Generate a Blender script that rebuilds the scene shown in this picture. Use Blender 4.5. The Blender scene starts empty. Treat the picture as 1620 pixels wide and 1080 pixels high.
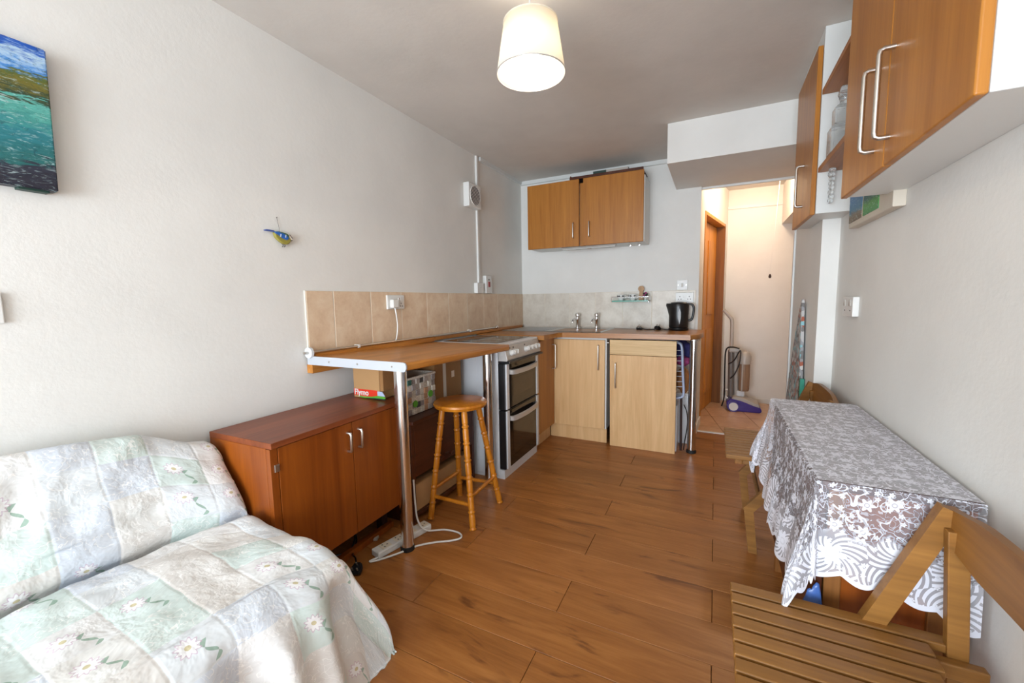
import bpy, bmesh, math, random
from math import sin, cos, pi, radians
from mathutils import Vector, Matrix, noise
random.seed(7)
C = bpy.context.scene.collection
scn = bpy.context.scene

# ------------------------------------------------------------------ camera
CAM = Vector((1.756, 0.0, 1.1771)); YAW, PITCH, ROLL, FPX = 26.414, 5.707, -0.932, 646.27
y_, p_, r_ = map(radians, (YAW, PITCH, ROLL))
fwd = Vector((-sin(y_)*cos(p_), cos(y_)*cos(p_), -sin(p_)))
rgt = Vector((cos(y_), sin(y_), 0)); upv = rgt.cross(fwd)
rg2 = cos(r_)*rgt + sin(r_)*upv; up2 = -sin(r_)*rgt + cos(r_)*upv
cam = bpy.data.cameras.new('camera'); cam.sensor_width = 36; cam.lens = FPX/1620*36; cam.clip_start = .02
co = bpy.data.objects.new('camera', cam); C.objects.link(co)
co.matrix_world = Matrix(((rg2.x, up2.x, -fwd.x, CAM.x), (rg2.y, up2.y, -fwd.y, CAM.y), (rg2.z, up2.z, -fwd.z, CAM.z), (0, 0, 0, 1)))
scn.camera = co
# ------------------------------------------------------------------ light
scn.view_settings.view_transform = 'Standard'; scn.view_settings.look = 'None'
scn.view_settings.exposure = 0.38; scn.view_settings.gamma = 1; scn.view_settings.use_curve_mapping = False
w = bpy.data.worlds.new('sky'); scn.world = w; w.use_nodes = True
w.node_tree.nodes['Background'].inputs[0].default_value = (.72, .86, 1, 1)
w.node_tree.nodes['Background'].inputs[1].default_value = 1.0
def area(name, loc, rot, sx, sy, power, col):
    l = bpy.data.lights.new(name, 'AREA'); l.shape = 'RECTANGLE'; l.size = sx; l.size_y = sy; l.energy = power; l.color = col
    o = bpy.data.objects.new(name, l); C.objects.link(o); o.location = loc; o.rotation_euler = rot; return o
def point(name, loc, power, col, rad=.05):
    l = bpy.data.lights.new(name, 'POINT'); l.energy = power; l.color = col; l.shadow_soft_size = rad
    o = bpy.data.objects.new(name, l); C.objects.link(o); o.location = loc; return o
# daylight entering through the garden window behind the camera
area('window_daylight', (1.15, -2.78, 1.05), (radians(88), 0, 0), 1.9, 1.8, 150, (.80, .90, 1)).data.spread = radians(178)
# the hall's own ceiling lamp, behind the bulkhead
point('hall_lamp_light', (2.15, 4.35, 2.25), 15, (1, .73, .51), .08)

# ------------------------------------------------------------------ materials
def S(r, g, b):
    f = lambda c: c/12.92 if c <= .04045 else ((c+.055)/1.055)**2.4
    return (f(r/255), f(g/255), f(b/255), 1)
class N:
    """tiny node-graph helper"""
    def __init__(s, name, rough=.5, metal=0, spec=.5, base=None):
        s.m = bpy.data.materials.new(name); s.m.use_nodes = True; s.t = s.m.node_tree
        s.b = s.t.nodes['Principled BSDF']; s.b.inputs['Roughness'].default_value = rough
        s.b.inputs['Metallic'].default_value = metal; s.b.inputs['Specular IOR Level'].default_value = spec
        if base: s.b.inputs['Base Color'].default_value = base
    def put(s, sock, v):
        if isinstance(v, bpy.types.NodeSocket): s.t.links.new(v, sock)
        elif v is not None: sock.default_value = v
    def n(s, typ, **k):
        nd = s.t.nodes.new(typ)
        for a, v in k.items(): setattr(nd, a, v)
        return nd
    def coord(s, o='Object'): return s.n('ShaderNodeTexCoord').outputs[o]
    def uv(s, name): return s.n('ShaderNodeUVMap', uv_map=name).outputs[0]
    def rnd(s): return s.n('ShaderNodeObjectInfo').outputs['Random']
    def map(s, v, sc=(1, 1, 1), loc=(0, 0, 0), rot=(0, 0, 0)):
        d = s.n('ShaderNodeMapping'); s.put(d.inputs[0], v); s.put(d.inputs[1], loc); s.put(d.inputs[2], rot); s.put(d.inputs[3], sc); return d.outputs[0]
    def noise(s, v, sc, det=3, rough=.5, dist=0, col=False):
        d = s.n('ShaderNodeTexNoise'); s.put(d.inputs['Vector'], v); s.put(d.inputs['Scale'], sc); s.put(d.inputs['Detail'], det)
        s.put(d.inputs['Roughness'], rough); s.put(d.inputs['Distortion'], dist); return d.outputs[1 if col else 0]
    def math(s, op, a, b=None, c=None):
        d = s.n('ShaderNodeMath', operation=op); s.put(d.inputs[0], a); s.put(d.inputs[1], b); s.put(d.inputs[2], c); return d.outputs[0]
    def vm(s, op, a, b=None):
        d = s.n('ShaderNodeVectorMath', operation=op); s.put(d.inputs[0], a)
        if b is not None: s.put(d.inputs[1], b)
        return d.outputs['Value'] if op in ('LENGTH', 'DISTANCE', 'DOT_PRODUCT') else d.outputs[0]
    def sep(s, v): d = s.n('ShaderNodeSeparateXYZ'); s.put(d.inputs[0], v); return d.outputs
    def comb(s, x, y, z=0): d = s.n('ShaderNodeCombineXYZ'); s.put(d.inputs[0], x); s.put(d.inputs[1], y); s.put(d.inputs[2], z); return d.outputs[0]
    def ramp(s, f, stops, interp='LINEAR'):
        d = s.n('ShaderNodeValToRGB'); e = d.color_ramp.elements; d.color_ramp.interpolation = interp
        while len(e) < len(stops): e.new(.5)
        for k, (p, c) in enumerate(stops): e[k].position = p; e[k].color = c if len(c) == 4 else (*c, 1)
        s.put(d.inputs[0], f); return d.outputs[0]
    def mix(s, f, a, b, mode='MIX'):
        d = s.n('ShaderNodeMix', data_type='RGBA', blend_type=mode); s.put(d.inputs[0], f); s.put(d.inputs[6], a); s.put(d.inputs[7], b); return d.outputs[2]
    def step(s, v, lo, hi):
        d = s.n('ShaderNodeMapRange', interpolation_type='SMOOTHSTEP'); s.put(d.inputs[0], v); s.put(d.inputs[1], lo); s.put(d.inputs[2], hi); return d.outputs[0]
    def bump(s, h, st=.2, dist=.01):
        d = s.n('ShaderNodeBump'); s.put(d.inputs['Strength'], st); s.put(d.inputs['Distance'], dist); s.put(d.inputs['Height'], h)
        s.t.links.new(d.outputs[0], s.b.inputs['Normal'])
    def col(s, c): s.put(s.b.inputs['Base Color'], c)

def paint(name, c, rough=.75, var=.03, bump=.08):
    g = N(name, rough, spec=.3); v = g.coord()
    n = g.noise(v, 2.2, 4, .6); k = [max(0, x*(1-var*2)) for x in c[:3]]; h = [min(1, x*(1+var)) for x in c[:3]]
    g.col(g.ramp(n, [(.3, (*k, 1)), (.7, (*h, 1))])); g.bump(g.noise(v, 45, 4, .65), bump, .01); return g.m
def plain(name, c, rough=.45, metal=0, spec=.5, var=.04):
    g = N(name, rough, metal, spec); v = g.coord(); n = g.noise(v, 9, 3)
    g.col(g.ramp(n, [(.3, (*[x*(1-var) for x in c[:3]], 1)), (.7, (*[min(1, x*(1+var)) for x in c[:3]], 1))])); return g.m
def wood(name, cd, cl, axis=2, rough=.42, scale=1.0, rnd=0.0, bump=.05, contrast=(.35, .68), spec=.4):
    g = N(name, rough, spec=spec); v = g.coord()
    if rnd: v = g.vm('ADD', v, g.comb(g.math('MULTIPLY', g.rnd(), 37.), g.math('MULTIPLY', g.rnd(), 11.), g.math('MULTIPLY', g.rnd(), 5.)))
    sc = [22*scale]*3; sc[axis] = 1.6*scale
    a = g.noise(g.map(v, tuple(sc)), 1, 5, .62, .7)
    sc2 = [130*scale]*3; sc2[axis] = 5*scale
    b = g.noise(g.map(v, tuple(sc2)), 1, 2, .5)
    f = g.math('ADD', g.math('MULTIPLY', a, .75), g.math('MULTIPLY', b, .25))
    c = g.ramp(f, [(contrast[0], cd), (contrast[1], cl)])
    if rnd:
        h = g.n('ShaderNodeHueSaturation'); g.put(h.inputs['Color'], c); g.put(h.inputs['Value'], g.math('ADD', 1-rnd/2, g.math('MULTIPLY', g.rnd(), rnd))); c = h.outputs[0]
    g.col(c); g.bump(f, bump, .004); return g.m

M = {}
M['wall'] = paint('wall_paint', S(226, 224, 219))
M['ceil'] = paint('ceiling_paint', S(216, 211, 204), .85, .04)
M['trimw'] = paint('white_gloss', S(218, 219, 216), .4, .01, .02)
M['white'] = plain('white_plastic', S(222, 221, 217), .35, var=.02)
M['whitem'] = plain('white_enamel', S(214, 216, 219), .25, var=.01)
M['cream'] = plain('cream_plastic', S(226, 216, 196), .4)
M['chrome'] = plain('chrome', (.78, .78, .78, 1), .12, 1, var=.02)
M['nickel'] = plain('brushed_nickel', (.62, .59, .54, 1), .32, 1)
M['steel'] = plain('stainless_steel', (.55, .56, .56, 1), .28, 1)
M['black'] = plain('black_plastic', S(22, 22, 24), .3)
M['rubber'] = plain('black_rubber', S(18, 17, 17), .7)
M['bglass'] = plain('black_glass', S(20, 17, 15), .06, spec=.6)
M['oveng'] = plain('oven_window_glass', S(52, 40, 30), .08, spec=.6)
M['alu'] = plain('satin_silver', S(196, 192, 188), .38, .35)
M['beech'] = wood('beech_laminate', S(156, 96, 32), S(184, 122, 48), 2, .38, .8)
M['beechlit'] = wood('daylit_beech_laminate', S(204, 160, 108), S(224, 184, 134), 2, .42, .8)  # lighter copy of beech: daylight on the base units put into the colour
M['beechx'] = wood('daylit_beech_crossgrain', S(190, 152, 100), S(222, 190, 140), 0, .42, .8)  # cross-grain version, with the same daylight lightening painted in
M['wtop'] = wood('worktop_laminate', S(160, 98, 36), S(206, 140, 66), 1, .3, .7)
M['wtopx'] = wood('worktop_laminate_cross', S(146, 92, 42), S(186, 128, 68), 0, .3, .7)
M['teak'] = wood('teak_veneer', S(118, 54, 10), S(150, 78, 20), 2, .35, .6)
M['teakt'] = wood('teak_veneer_top', S(104, 48, 22), S(140, 72, 36), 1, .38, .6)
M['dark'] = wood('dark_brown_wood', S(58, 26, 12), S(88, 42, 20), 1, .4, .7)
M['bamboo'] = wood('honey_pine', S(158, 88, 14), S(204, 130, 36), 2, .32, .7)
M['chair'] = wood('oiled_beech', S(118, 78, 32), S(156, 108, 50), 0, .45, .8)
M['chairb'] = wood('oiled_beech_board', S(116, 74, 28), S(152, 102, 44), 1, .42, .8)
M['doorw'] = wood('orange_pine', S(188, 118, 36), S(220, 152, 62), 2, .4, .7)
M['frame'] = wood('brown_pine', S(120, 74, 30), S(150, 96, 44), 2, .5, .7)
M['shelfw'] = wood('varnished_pine', S(138, 80, 28), S(178, 112, 48), 1, .4, .8)
M['card'] = paint('cardboard', S(176, 136, 92), .85, .05, .15)
M['cardd'] = paint('cardboard_dark', S(150, 108, 66), .85, .06, .15)
M['red'] = plain('red_print', S(214, 52, 26), .5)
M['greenp'] = plain('green_print', S(86, 160, 48), .5)
M['darkgreen'] = plain('dark_green_print', S(24, 56, 48), .5)
M['plinth'] = plain('dark_plinth', S(46, 20, 12), .6)
M['purple'] = plain('purple_plastic', S(60, 42, 130), .3)
M['vacgrey'] = plain('silver_grey_plastic', S(178, 172, 164), .35)
M['vacdark'] = plain('smoky_plastic', S(112, 104, 98), .3)
M['canister'] = plain('smoked_canister', S(150, 120, 96), .2)
M['sock_d'] = plain('slot_dark', S(26, 25, 26), .5)
M['redsw'] = plain('red_switch', S(150, 22, 20), .4)
M['bluebag'] = plain('blue_plastic_film', S(70, 104, 170), .3)
M['pinkc'] = plain('pink_cloth', S(150, 60, 110), .8)
M['navyc'] = plain('navy_cloth', S(44, 44, 100), .8)
M['tealg'] = plain('green_edge_glass', S(70, 160, 140), .15)
M['ginger'] = wood('light_wood_toy', S(150, 108, 60), S(186, 142, 88), 2)
M['wicker'] = plain('wicker', S(168, 112, 66), .7, var=.2)
M['airer'] = plain('pale_blue_tube', S(170, 180, 205), .35)
M['grout'] = paint('grout', S(226, 216, 200), .9)
M['groutd'] = paint('floor_grout', S(140, 104, 78), .9)
M['gap'] = plain('plank_gap_dark', S(62, 32, 16), .8)

def tilemat(name, a, b, c, rough=.35):
    g = N(name, rough, spec=.35); v = g.coord(); v = g.vm('ADD', v, g.comb(g.math('MULTIPLY', g.rnd(), 31.), g.math('MULTIPLY', g.rnd(), 17.), 0))
    n = g.noise(v, 9, 6, .62, .3); f = g.noise(v, 60, 3, .6); k = g.math('ADD', g.math('MULTIPLY', n, .8), g.math('MULTIPLY', f, .2))
    c = g.ramp(k, [(.36, a), (.5, b), (.66, c)])
    h = g.n('ShaderNodeHueSaturation'); g.put(h.inputs['Color'], c); g.put(h.inputs['Value'], g.math('ADD', .95, g.math('MULTIPLY', g.rnd(), .1)))
    g.col(h.outputs[0]); g.bump(n, .05, .004); return g.m
M['tile'] = tilemat('beige_stone_tile', S(208, 178, 148), S(219, 193, 164), S(228, 208, 182))
M['tileb'] = tilemat('pale_stone_tile', S(200, 190, 176), S(212, 204, 191), S(221, 214, 202))
M['tilef'] = tilemat('sand_floor_tile', S(186, 146, 112), S(200, 162, 128), S(212, 178, 144), .3)

def floormat():
    g = N('oak_laminate', .36, spec=.42); v = g.coord()
    v = g.vm('ADD', v, g.comb(g.math('MULTIPLY', g.rnd(), 41.), g.math('MULTIPLY', g.rnd(), 23.), 0))
    a = g.noise(g.map(v, (1.3, 11, 1)), 1, 6, .62, 1.1)
    b = g.noise(g.map(v, (6, 120, 1)), 1, 3, .6)
    k = g.noise(g.map(v, (2.2, 8, 1), (3.3, 1.7, 0)), 1, 4, .6, 1.4)
    f = g.math('ADD', g.math('MULTIPLY', a, .72), g.math('MULTIPLY', b, .28))
    c = g.ramp(f, [(.28, S(124, 74, 30)), (.5, S(155, 98, 47)), (.72, S(179, 120, 63))])
    c = g.mix(g.math('MULTIPLY', g.step(k, .58, .74), .7), c, S(78, 38, 18))
    h = g.n('ShaderNodeHueSaturation'); g.put(h.inputs['Color'], c); g.put(h.inputs['Value'], g.math('ADD', .93, g.math('MULTIPLY', g.rnd(), .14)))
    g.col(h.outputs[0]); g.bump(f, .05, .003)
    g.put(g.b.inputs['Roughness'], g.ramp(a, [(.3, (.40,)*3), (.7, (.30,)*3)])); return g.m
M['floor'] = floormat()

def shade_mat():
    g = N('lampshade_fabric', .8, base=S(246, 243, 234)); tr = g.n('ShaderNodeBsdfTranslucent'); tr.inputs[0].default_value = S(250, 244, 230)
    mx = g.n('ShaderNodeMixShader'); mx.inputs[0].default_value = .5
    g.t.links.new(g.b.outputs[0], mx.inputs[1]); g.t.links.new(tr.outputs[0], mx.inputs[2])
    g.t.links.new(mx.outputs[0], g.t.nodes['Material Output'].inputs[0])
    g.bump(g.noise(g.coord(), 220, 2), .05, .002); return g.m
M['shade'] = shade_mat()
def emis(name, c, st):
    g = N(name, .5, base=c); g.b.inputs['Emission Color'].default_value = c; g.b.inputs['Emission Strength'].default_value = st; return g.m
M['bulb'] = emis('lit_bulb', (1, .86, .66, 1), 40)
def glassm(name, c, rough=.05):
    g = N(name, rough, base=c); g.b.inputs['Transmission Weight'].default_value = .85; g.b.inputs['IOR'].default_value = 1.45
    v = g.coord(); g.bump(g.noise(g.map(v, (60, 60, 60)), 1, 2), .5, .004); return g.m
M['glass'] = glassm('cut_glass', (.86, .88, .88, 1))

def painting(name, bands, zlo, zhi, slope=0.):
    g = N(name, .45); v = g.coord(); x = g.sep(v)
    n = g.noise(v, 9, 5, .65, .6); fine = g.noise(g.map(v, (40, 16, 70), rot=(.5, 0, 0)), 1, 4, .7, 1.)
    t = g.math('DIVIDE', g.math('SUBTRACT', x[2], zlo), zhi-zlo)
    t = g.math('ADD', t, g.math('MULTIPLY', x[1], slope))
    t = g.math('ADD', t, g.math('MULTIPLY', g.math('SUBTRACT', n, .5), .22)); t = g.math('ADD', t, g.math('MULTIPLY', g.math('SUBTRACT', fine, .5), .34))
    c = g.ramp(t, bands)
    wv = g.noise(g.map(v, (30, 30, 110), rot=(.6, 0, 0)), 1, 4, .7, 1.4)
    c = g.mix(g.math('MULTIPLY', g.step(wv, .53, .7), .6), c, S(190, 214, 214))
    c = g.mix(g.math('MULTIPLY', g.step(g.noise(g.map(v, (40, 60, 70), (5, 2, 1)), 1, 4, .7, .8), .55, .72), .55), c, S(16, 40, 60))
    g.col(c); g.bump(fine, .6, .006); return g.m
M['art'] = painting('landscape_oil_paint', [(.0, S(34, 34, 48)), (.09, S(40, 44, 60)), (.14, S(30, 98, 96)), (.34, S(36, 120, 130)), (.46, S(70, 150, 140)), (.54, S(96, 176, 164)), (.57, S(34, 62, 44)), (.66, S(112, 104, 34)), (.74, S(76, 94, 40)), (.77, S(60, 132, 206)), (.85, S(176, 204, 226)), (.92, S(28, 92, 186)), (1., S(20, 66, 160))], 0, .39, -.25)
M['art2'] = painting('birch_oil_paint', [(.0, S(96, 84, 70)), (.35, S(120, 110, 90)), (.5, S(56, 120, 150)), (1., S(50, 110, 170))], 0, .13)
M['art3'] = painting('meadow_oil_paint', [(.0, S(40, 140, 90)), (.4, S(70, 150, 60)), (.6, S(20, 90, 80)), (1., S(30, 120, 150))], 0, .13)
M['canvas'] = plain('raw_canvas', S(206, 196, 180), .8)

def quilt_mat():
    g = N('patchwork_quilt', .8, spec=.2); uv = g.uv('UVMap'); CS = .125
    wob = g.vm('SCALE', g.vm('SUBTRACT', g.noise(uv, 7, 2, col=True), (.5, .5, .5))); wob.node.inputs['Scale'].default_value = .012
    q = g.vm('ADD', uv, wob)
    sc = g.vm('SCALE', q); sc.node.inputs['Scale'].default_value = 1/CS
    cell = g.vm('FLOOR', sc); fr = g.vm('FRACTION', sc)
    wn = g.n('ShaderNodeTexWhiteNoise', noise_dimensions='2D'); g.put(wn.inputs['Vector'], cell)
    base = g.ramp(wn.outputs[0], [(0, S(219, 217, 212)), (.16, S(200, 217, 211)), (.44, S(211, 217, 221)), (.6, S(217, 212, 206)), (.74, S(202, 210, 221)), (.86, S(222, 221, 219))], 'CONSTANT')
    base = g.mix(g.math('MULTIPLY', g.noise(uv, 9, 4, .6), .6), base, S(222, 222, 220))
    # daisies: one per some cells
    wn2 = g.n('ShaderNodeTexWhiteNoise', noise_dimensions='2D'); g.put(wn2.inputs['Vector'], g.vm('ADD', cell, (13.7, 4.1, 0)))
    has = g.math('GREATER_THAN', wn2.outputs[0], .64)
    f = g.sep(fr); dx = g.math('SUBTRACT', f[0], .42); dy = g.math('SUBTRACT', f[1], .4)
    r = g.math('SQRT', g.math('ADD', g.math('MULTIPLY', dx, dx), g.math('MULTIPLY', dy, dy)))
    ang = g.math('ARCTAN2', dy, dx)
    pet = g.math('MULTIPLY', g.math('COSINE', g.math('MULTIPLY', ang, 11.)), .03)
    rr = g.math('ADD', r, pet)
    white = g.math('MULTIPLY', g.math('LESS_THAN', rr, .15), has)
    pink = g.math('MULTIPLY', g.math('LESS_THAN', rr, .18), has)
    core = g.math('MULTIPLY', g.math('LESS_THAN', r, .05), has)
    # leaf: curved stem with two blades
    lx = g.math('SUBTRACT', f[0], .7); ly = g.math('SUBTRACT', f[1], .66)
    bend = g.math('SUBTRACT', ly, g.math('MULTIPLY', g.math('SINE', g.math('MULTIPLY', lx, 11.)), .09))
    leaf = g.math('MULTIPLY', g.math('LESS_THAN', g.math('ABSOLUTE', bend), g.math('MULTIPLY', .05, g.math('ABSOLUTE', g.math('COSINE', g.math('MULTIPLY', lx, 15.))))), g.math('LESS_THAN', g.math('ABSOLUTE', lx), .26))
    leaf = g.math('MULTIPLY', leaf, has)
    c = g.mix(g.math('MULTIPLY', leaf, .8), base, S(132, 162, 142))
    c = g.mix(g.math('MULTIPLY', pink, .6), c, S(200, 170, 190)); c = g.mix(white, c, S(236, 235, 235)); c = g.mix(core, c, S(206, 196, 160))
    # embroidered outline scrolls in the other cells
    sq = g.noise(uv, 24, 1, .4, 1.8); line = g.math('LESS_THAN', g.math('ABSOLUTE', g.math('SUBTRACT', sq, .5)), .018)
    line = g.math('MULTIPLY', line, g.math('SUBTRACT', 1., has))
    c = g.mix(g.math('MULTIPLY', line, .55), c, S(246, 244, 240))
    g.col(c)
    seam = g.math('MINIMUM', g.math('MINIMUM', f[0], g.math('SUBTRACT', 1., f[0])), g.math('MINIMUM', f[1], g.math('SUBTRACT', 1., f[1])))
    h = g.math('ADD', g.math('MULTIPLY', g.step(seam, 0., .06), .10), g.math('MULTIPLY', g.noise(uv, 10, 4, .55, .35), 1.5))
    h = g.math('SUBTRACT', h, g.math('MULTIPLY', line, .25)); g.bump(h, .42, .02); return g.m
M['quilt'] = quilt_mat()

def lace_mat():
    g = N('white_lace', .85, base=S(222, 223, 232), spec=.15); uv = g.uv('UVMap'); hem = g.sep(g.uv('Hem'))[0]
    def flowers(scale, rad, n, seed, frac=1.):
        vo = g.n('ShaderNodeTexVoronoi', voronoi_dimensions='2D', feature='F1'); g.put(vo.inputs['Vector'], g.vm('ADD', uv, (seed, seed*.7, 0))); vo.inputs['Scale'].default_value = scale; vo.inputs['Randomness'].default_value = .55
        sc = g.vm('SCALE', g.vm('ADD', uv, (seed, seed*.7, 0))); sc.node.inputs['Scale'].default_value = scale
        pos = g.vm('SCALE', vo.outputs['Position']); pos.node.inputs['Scale'].default_value = scale
        d = g.sep(g.vm('SUBTRACT', sc, pos)); ang = g.math('ARCTAN2', d[1], d[0])
        r = g.math('SQRT', g.math('ADD', g.math('MULTIPLY', d[0], d[0]), g.math('MULTIPLY', d[1], d[1])))
        m = g.math('LESS_THAN', r, g.math('MULTIPLY', rad, g.math('ADD', .78, g.math('MULTIPLY', g.math('COSINE', g.math('MULTIPLY', ang, float(n))), .22))))
        core = g.math('LESS_THAN', g.math('ABSOLUTE', g.math('SUBTRACT', r, rad*.28)), rad*.07)
        keep = g.math('GREATER_THAN', g.sep(vo.outputs['Color'])[0], 1-frac)
        return g.math('MULTIPLY', keep, g.math('SUBTRACT', m, g.math('MULTIPLY', core, .6))), r, ang
    big, r1, a1 = flowers(19, .30, 6, .0, .62)
    sml, r2, a2 = flowers(46, .28, 5, 3.3, .5)
    vine = g.math('LESS_THAN', g.math('ABSOLUTE', g.math('SUBTRACT', g.noise(uv, 30, 1, .4, 1.), .5)), .022)
    vine2 = g.math('MULTIPLY', g.math('LESS_THAN', g.math('ABSOLUTE', g.math('SUBTRACT', g.noise(g.vm('ADD', uv, (7, 3, 0)), 60, 1, .4, .8), .5)), .03), .5)
    body = g.math('MAXIMUM', g.math('MAXIMUM', big, sml), g.math('MULTIPLY', g.math('MAXIMUM', vine, vine2), .85))
    # border: shell sprays of curved strokes
    vo, r3, a3 = flowers(10, .30, 7, 1.9)
    spray = g.math('GREATER_THAN', g.math('SINE', g.math('ADD', g.math('MULTIPLY', a3, 21.), g.math('MULTIPLY', r3, 34.))), -.1)
    ring = g.math('GREATER_THAN', g.noise(uv, 16, 2, .5, .6), .42)
    bord = g.math('MAXIMUM', g.math('MAXIMUM', vo, g.math('MULTIPLY', spray, ring)), g.math('MULTIPLY', sml, .8))
    edge = g.math('LESS_THAN', hem, .012)
    wobble = g.math('ADD', hem, g.math('MULTIPLY', g.math('SUBTRACT', g.noise(uv, 9, 2), .5), .09))
    isb = g.math('SUBTRACT', 1., g.step(wobble, .10, .125))
    pat = g.math('ADD', g.math('MULTIPLY', body, g.math('SUBTRACT', 1., isb)), g.math('MULTIPLY', bord, isb))
    pat = g.math('MAXIMUM', pat, edge)
    al = g.math('ADD', g.math('ADD', .2, g.math('MULTIPLY', isb, .22)), g.math('MULTIPLY', pat, .72))
    al = g.math('ADD', al, g.math('MULTIPLY', g.math('GREATER_THAN', hem, .6), .34)); al = g.math('MINIMUM', al, .98)
    g.put(g.b.inputs['Alpha'], al); return g.m
M['lace'] = lace_mat()
def weave_mat():
    g = N('printed_paper', .45); v = g.rnd()
    c = g.ramp(v, [(0, S(196, 186, 170)), (.25, S(150, 140, 136)), (.4, S(214, 206, 192)), (.55, S(184, 138, 104)), (.68, S(38, 96, 84)), (.76, S(170, 160, 150)), (.9, S(60, 64, 66)), (.94, S(208, 200, 186))], 'CONSTANT')
    c = g.mix(g.math('MULTIPLY', g.step(g.noise(g.coord(), 120, 3), .5, .62), .35), c, S(96, 90, 84)); g.col(c); return g.m
M['weave'] = weave_mat()
def boardcover():
    g = N('patterned_cover', .85); v = g.coord()
    vo = g.n('ShaderNodeTexVoronoi'); g.put(vo.inputs['Vector'], g.map(v, (60, 60, 44))); vo.inputs['Scale'].default_value = 1.
    c = g.ramp(g.sep(vo.outputs['Color'])[0], [(0, S(150, 150, 152)), (.3, S(120, 116, 114)), (.5, S(188, 186, 184)), (.7, S(164, 92, 70)), (.82, S(140, 190, 198)), (.93, S(206, 204, 200))], 'CONSTANT')
    g.col(c); return g.m
M['cover'] = boardcover()

# ------------------------------------------------------------------ mesh helpers (all coordinates are world metres)
ORG = {}
def org(parent): return ORG[parent.name] if parent is not None else Vector((0, 0, 0))
def thing(name, label, cat, loc, group=None):
    o = bpy.data.objects.new(name, None); o.empty_display_size = .05; C.objects.link(o); o.location = loc; ORG[o.name] = Vector(loc)
    o['label'] = label; o['category'] = cat
    if group: o['group'] = group
    return o
def tag(o, label, cat, group=None):
    o['label'] = label; o['category'] = cat
    if group: o['group'] = group
    return o
def put(name, bm, mat, parent=None, smooth=False, base=None, auto=None):
    """link bm (world coordinates) as one mesh object; children keep their thing's origin"""
    b = org(parent) if parent is not None else Vector(base if base is not None else (0, 0, 0))
    bmesh.ops.translate(bm, verts=bm.verts, vec=-b)
    bmesh.ops.recalc_face_normals(bm, faces=bm.faces)
    me = bpy.data.meshes.new(name); bm.to_mesh(me); bm.free()
    me.materials.append(mat if not isinstance(mat, str) else M[mat])
    if smooth: me.polygons.foreach_set('use_smooth', [True]*len(me.polygons))
    if smooth == 'auto': me.set_sharp_from_angle(angle=radians(40))
    o = bpy.data.objects.new(name, me); C.objects.link(o)
    if parent is not None: o.parent = parent
    else: o.location = b
    ORG[o.name] = b
    return o
def bx(bm, x0, x1, y0, y1, z0, z1, bev=0, seg=1):
    r = bmesh.ops.create_cube(bm, size=1); vs = r['verts']
    for v in vs: v.co = Vector(((x0+x1)/2+v.co.x*(x1-x0), (y0+y1)/2+v.co.y*(y1-y0), (z0+z1)/2+v.co.z*(z1-z0)))
    if bev:
        es = list({e for v in vs for e in v.link_edges}); bmesh.ops.bevel(bm, geom=es, offset=bev, segments=seg, affect='EDGES', profile=.5)
def box(name, x0, x1, y0, y1, z0, z1, mat, parent=None, bev=.002, seg=2, base=None):
    bm = bmesh.new(); bx(bm, min(x0, x1), max(x0, x1), min(y0, y1), max(y0, y1), min(z0, z1), max(z0, z1), bev, seg)
    if parent is None and base is None: base = ((x0+x1)/2, (y0+y1)/2, z0)
    return put(name, bm, mat, parent, base=base)
def cyl(bm, a, b, r0, r1=None, seg=20, cap=True):
    a = Vector(a); b = Vector(b); r1 = r0 if r1 is None else r1
    d = b-a; L = d.length; q = Vector((0, 0, 1)).rotation_difference(d)
    m = Matrix.Translation((a+b)/2) @ q.to_matrix().to_4x4()
    bmesh.ops.create_cone(bm, cap_ends=cap, segments=seg, radius1=r0, radius2=r1, depth=L, matrix=m)
def rod(name, a, b, r, mat, parent=None, r1=None, seg=20, base=None):
    bm = bmesh.new(); cyl(bm, a, b, r, r1, seg); return put(name, bm, mat, parent, 'auto', base)
def smoothpath(pts, n=6):
    P = [Vector(p) for p in pts]; out = []
    for i in range(len(P)-1):
        p0 = P[max(i-1, 0)]; p1 = P[i]; p2 = P[i+1]; p3 = P[min(i+2, len(P)-1)]
        for k in range(n):
            t = k/n; out.append(.5*((2*p1)+(p2-p0)*t+(2*p0-5*p1+4*p2-p3)*t*t+(3*p1-p0-3*p2+p3)*t**3))
    out.append(P[-1]); return out
def tube(bm, pts, r, seg=10, n=6, smooth=True):
    P = smoothpath(pts, n) if smooth else [Vector(p) for p in pts]
    rings = []; t0 = (P[1]-P[0]).normalized(); u = t0.orthogonal().normalized()
    for i, p in enumerate(P):
        t = (P[min(i+1, len(P)-1)]-P[max(i-1, 0)]).normalized()
        u = (u-t*u.dot(t)).normalized(); v = t.cross(u)
        rr = r(i/(len(P)-1)) if callable(r) else r
        rings.append([bm.verts.new(p+rr*(cos(2*pi*k/seg)*u+sin(2*pi*k/seg)*v)) for k in range(seg)])
    for a, b in zip(rings, rings[1:]):
        for k in range(seg): bm.faces.new((a[k], a[(k+1) % seg], b[(k+1) % seg], b[k]))
    bm.faces.new(rings[0][::-1]); bm.faces.new(rings[-1])
def tubeo(name, pts, r, mat, parent=None, seg=10, n=6, smooth=True, base=None):
    bm = bmesh.new(); tube(bm, pts, r, seg, n, smooth); return put(name, bm, mat, parent, 'auto', base)
def lathe(bm, prof, c, seg=32, cap=True):
    rings = []
    for r, z in prof: rings.append([bm.verts.new((c[0]+r*cos(2*pi*k/seg), c[1]+r*sin(2*pi*k/seg), z)) for k in range(seg)])
    for a, b in zip(rings, rings[1:]):
        for k in range(seg): bm.faces.new((a[k], a[(k+1) % seg], b[(k+1) % seg], b[k]))
    if cap: bm.faces.new(rings[0][::-1]); bm.faces.new(rings[-1])
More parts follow.
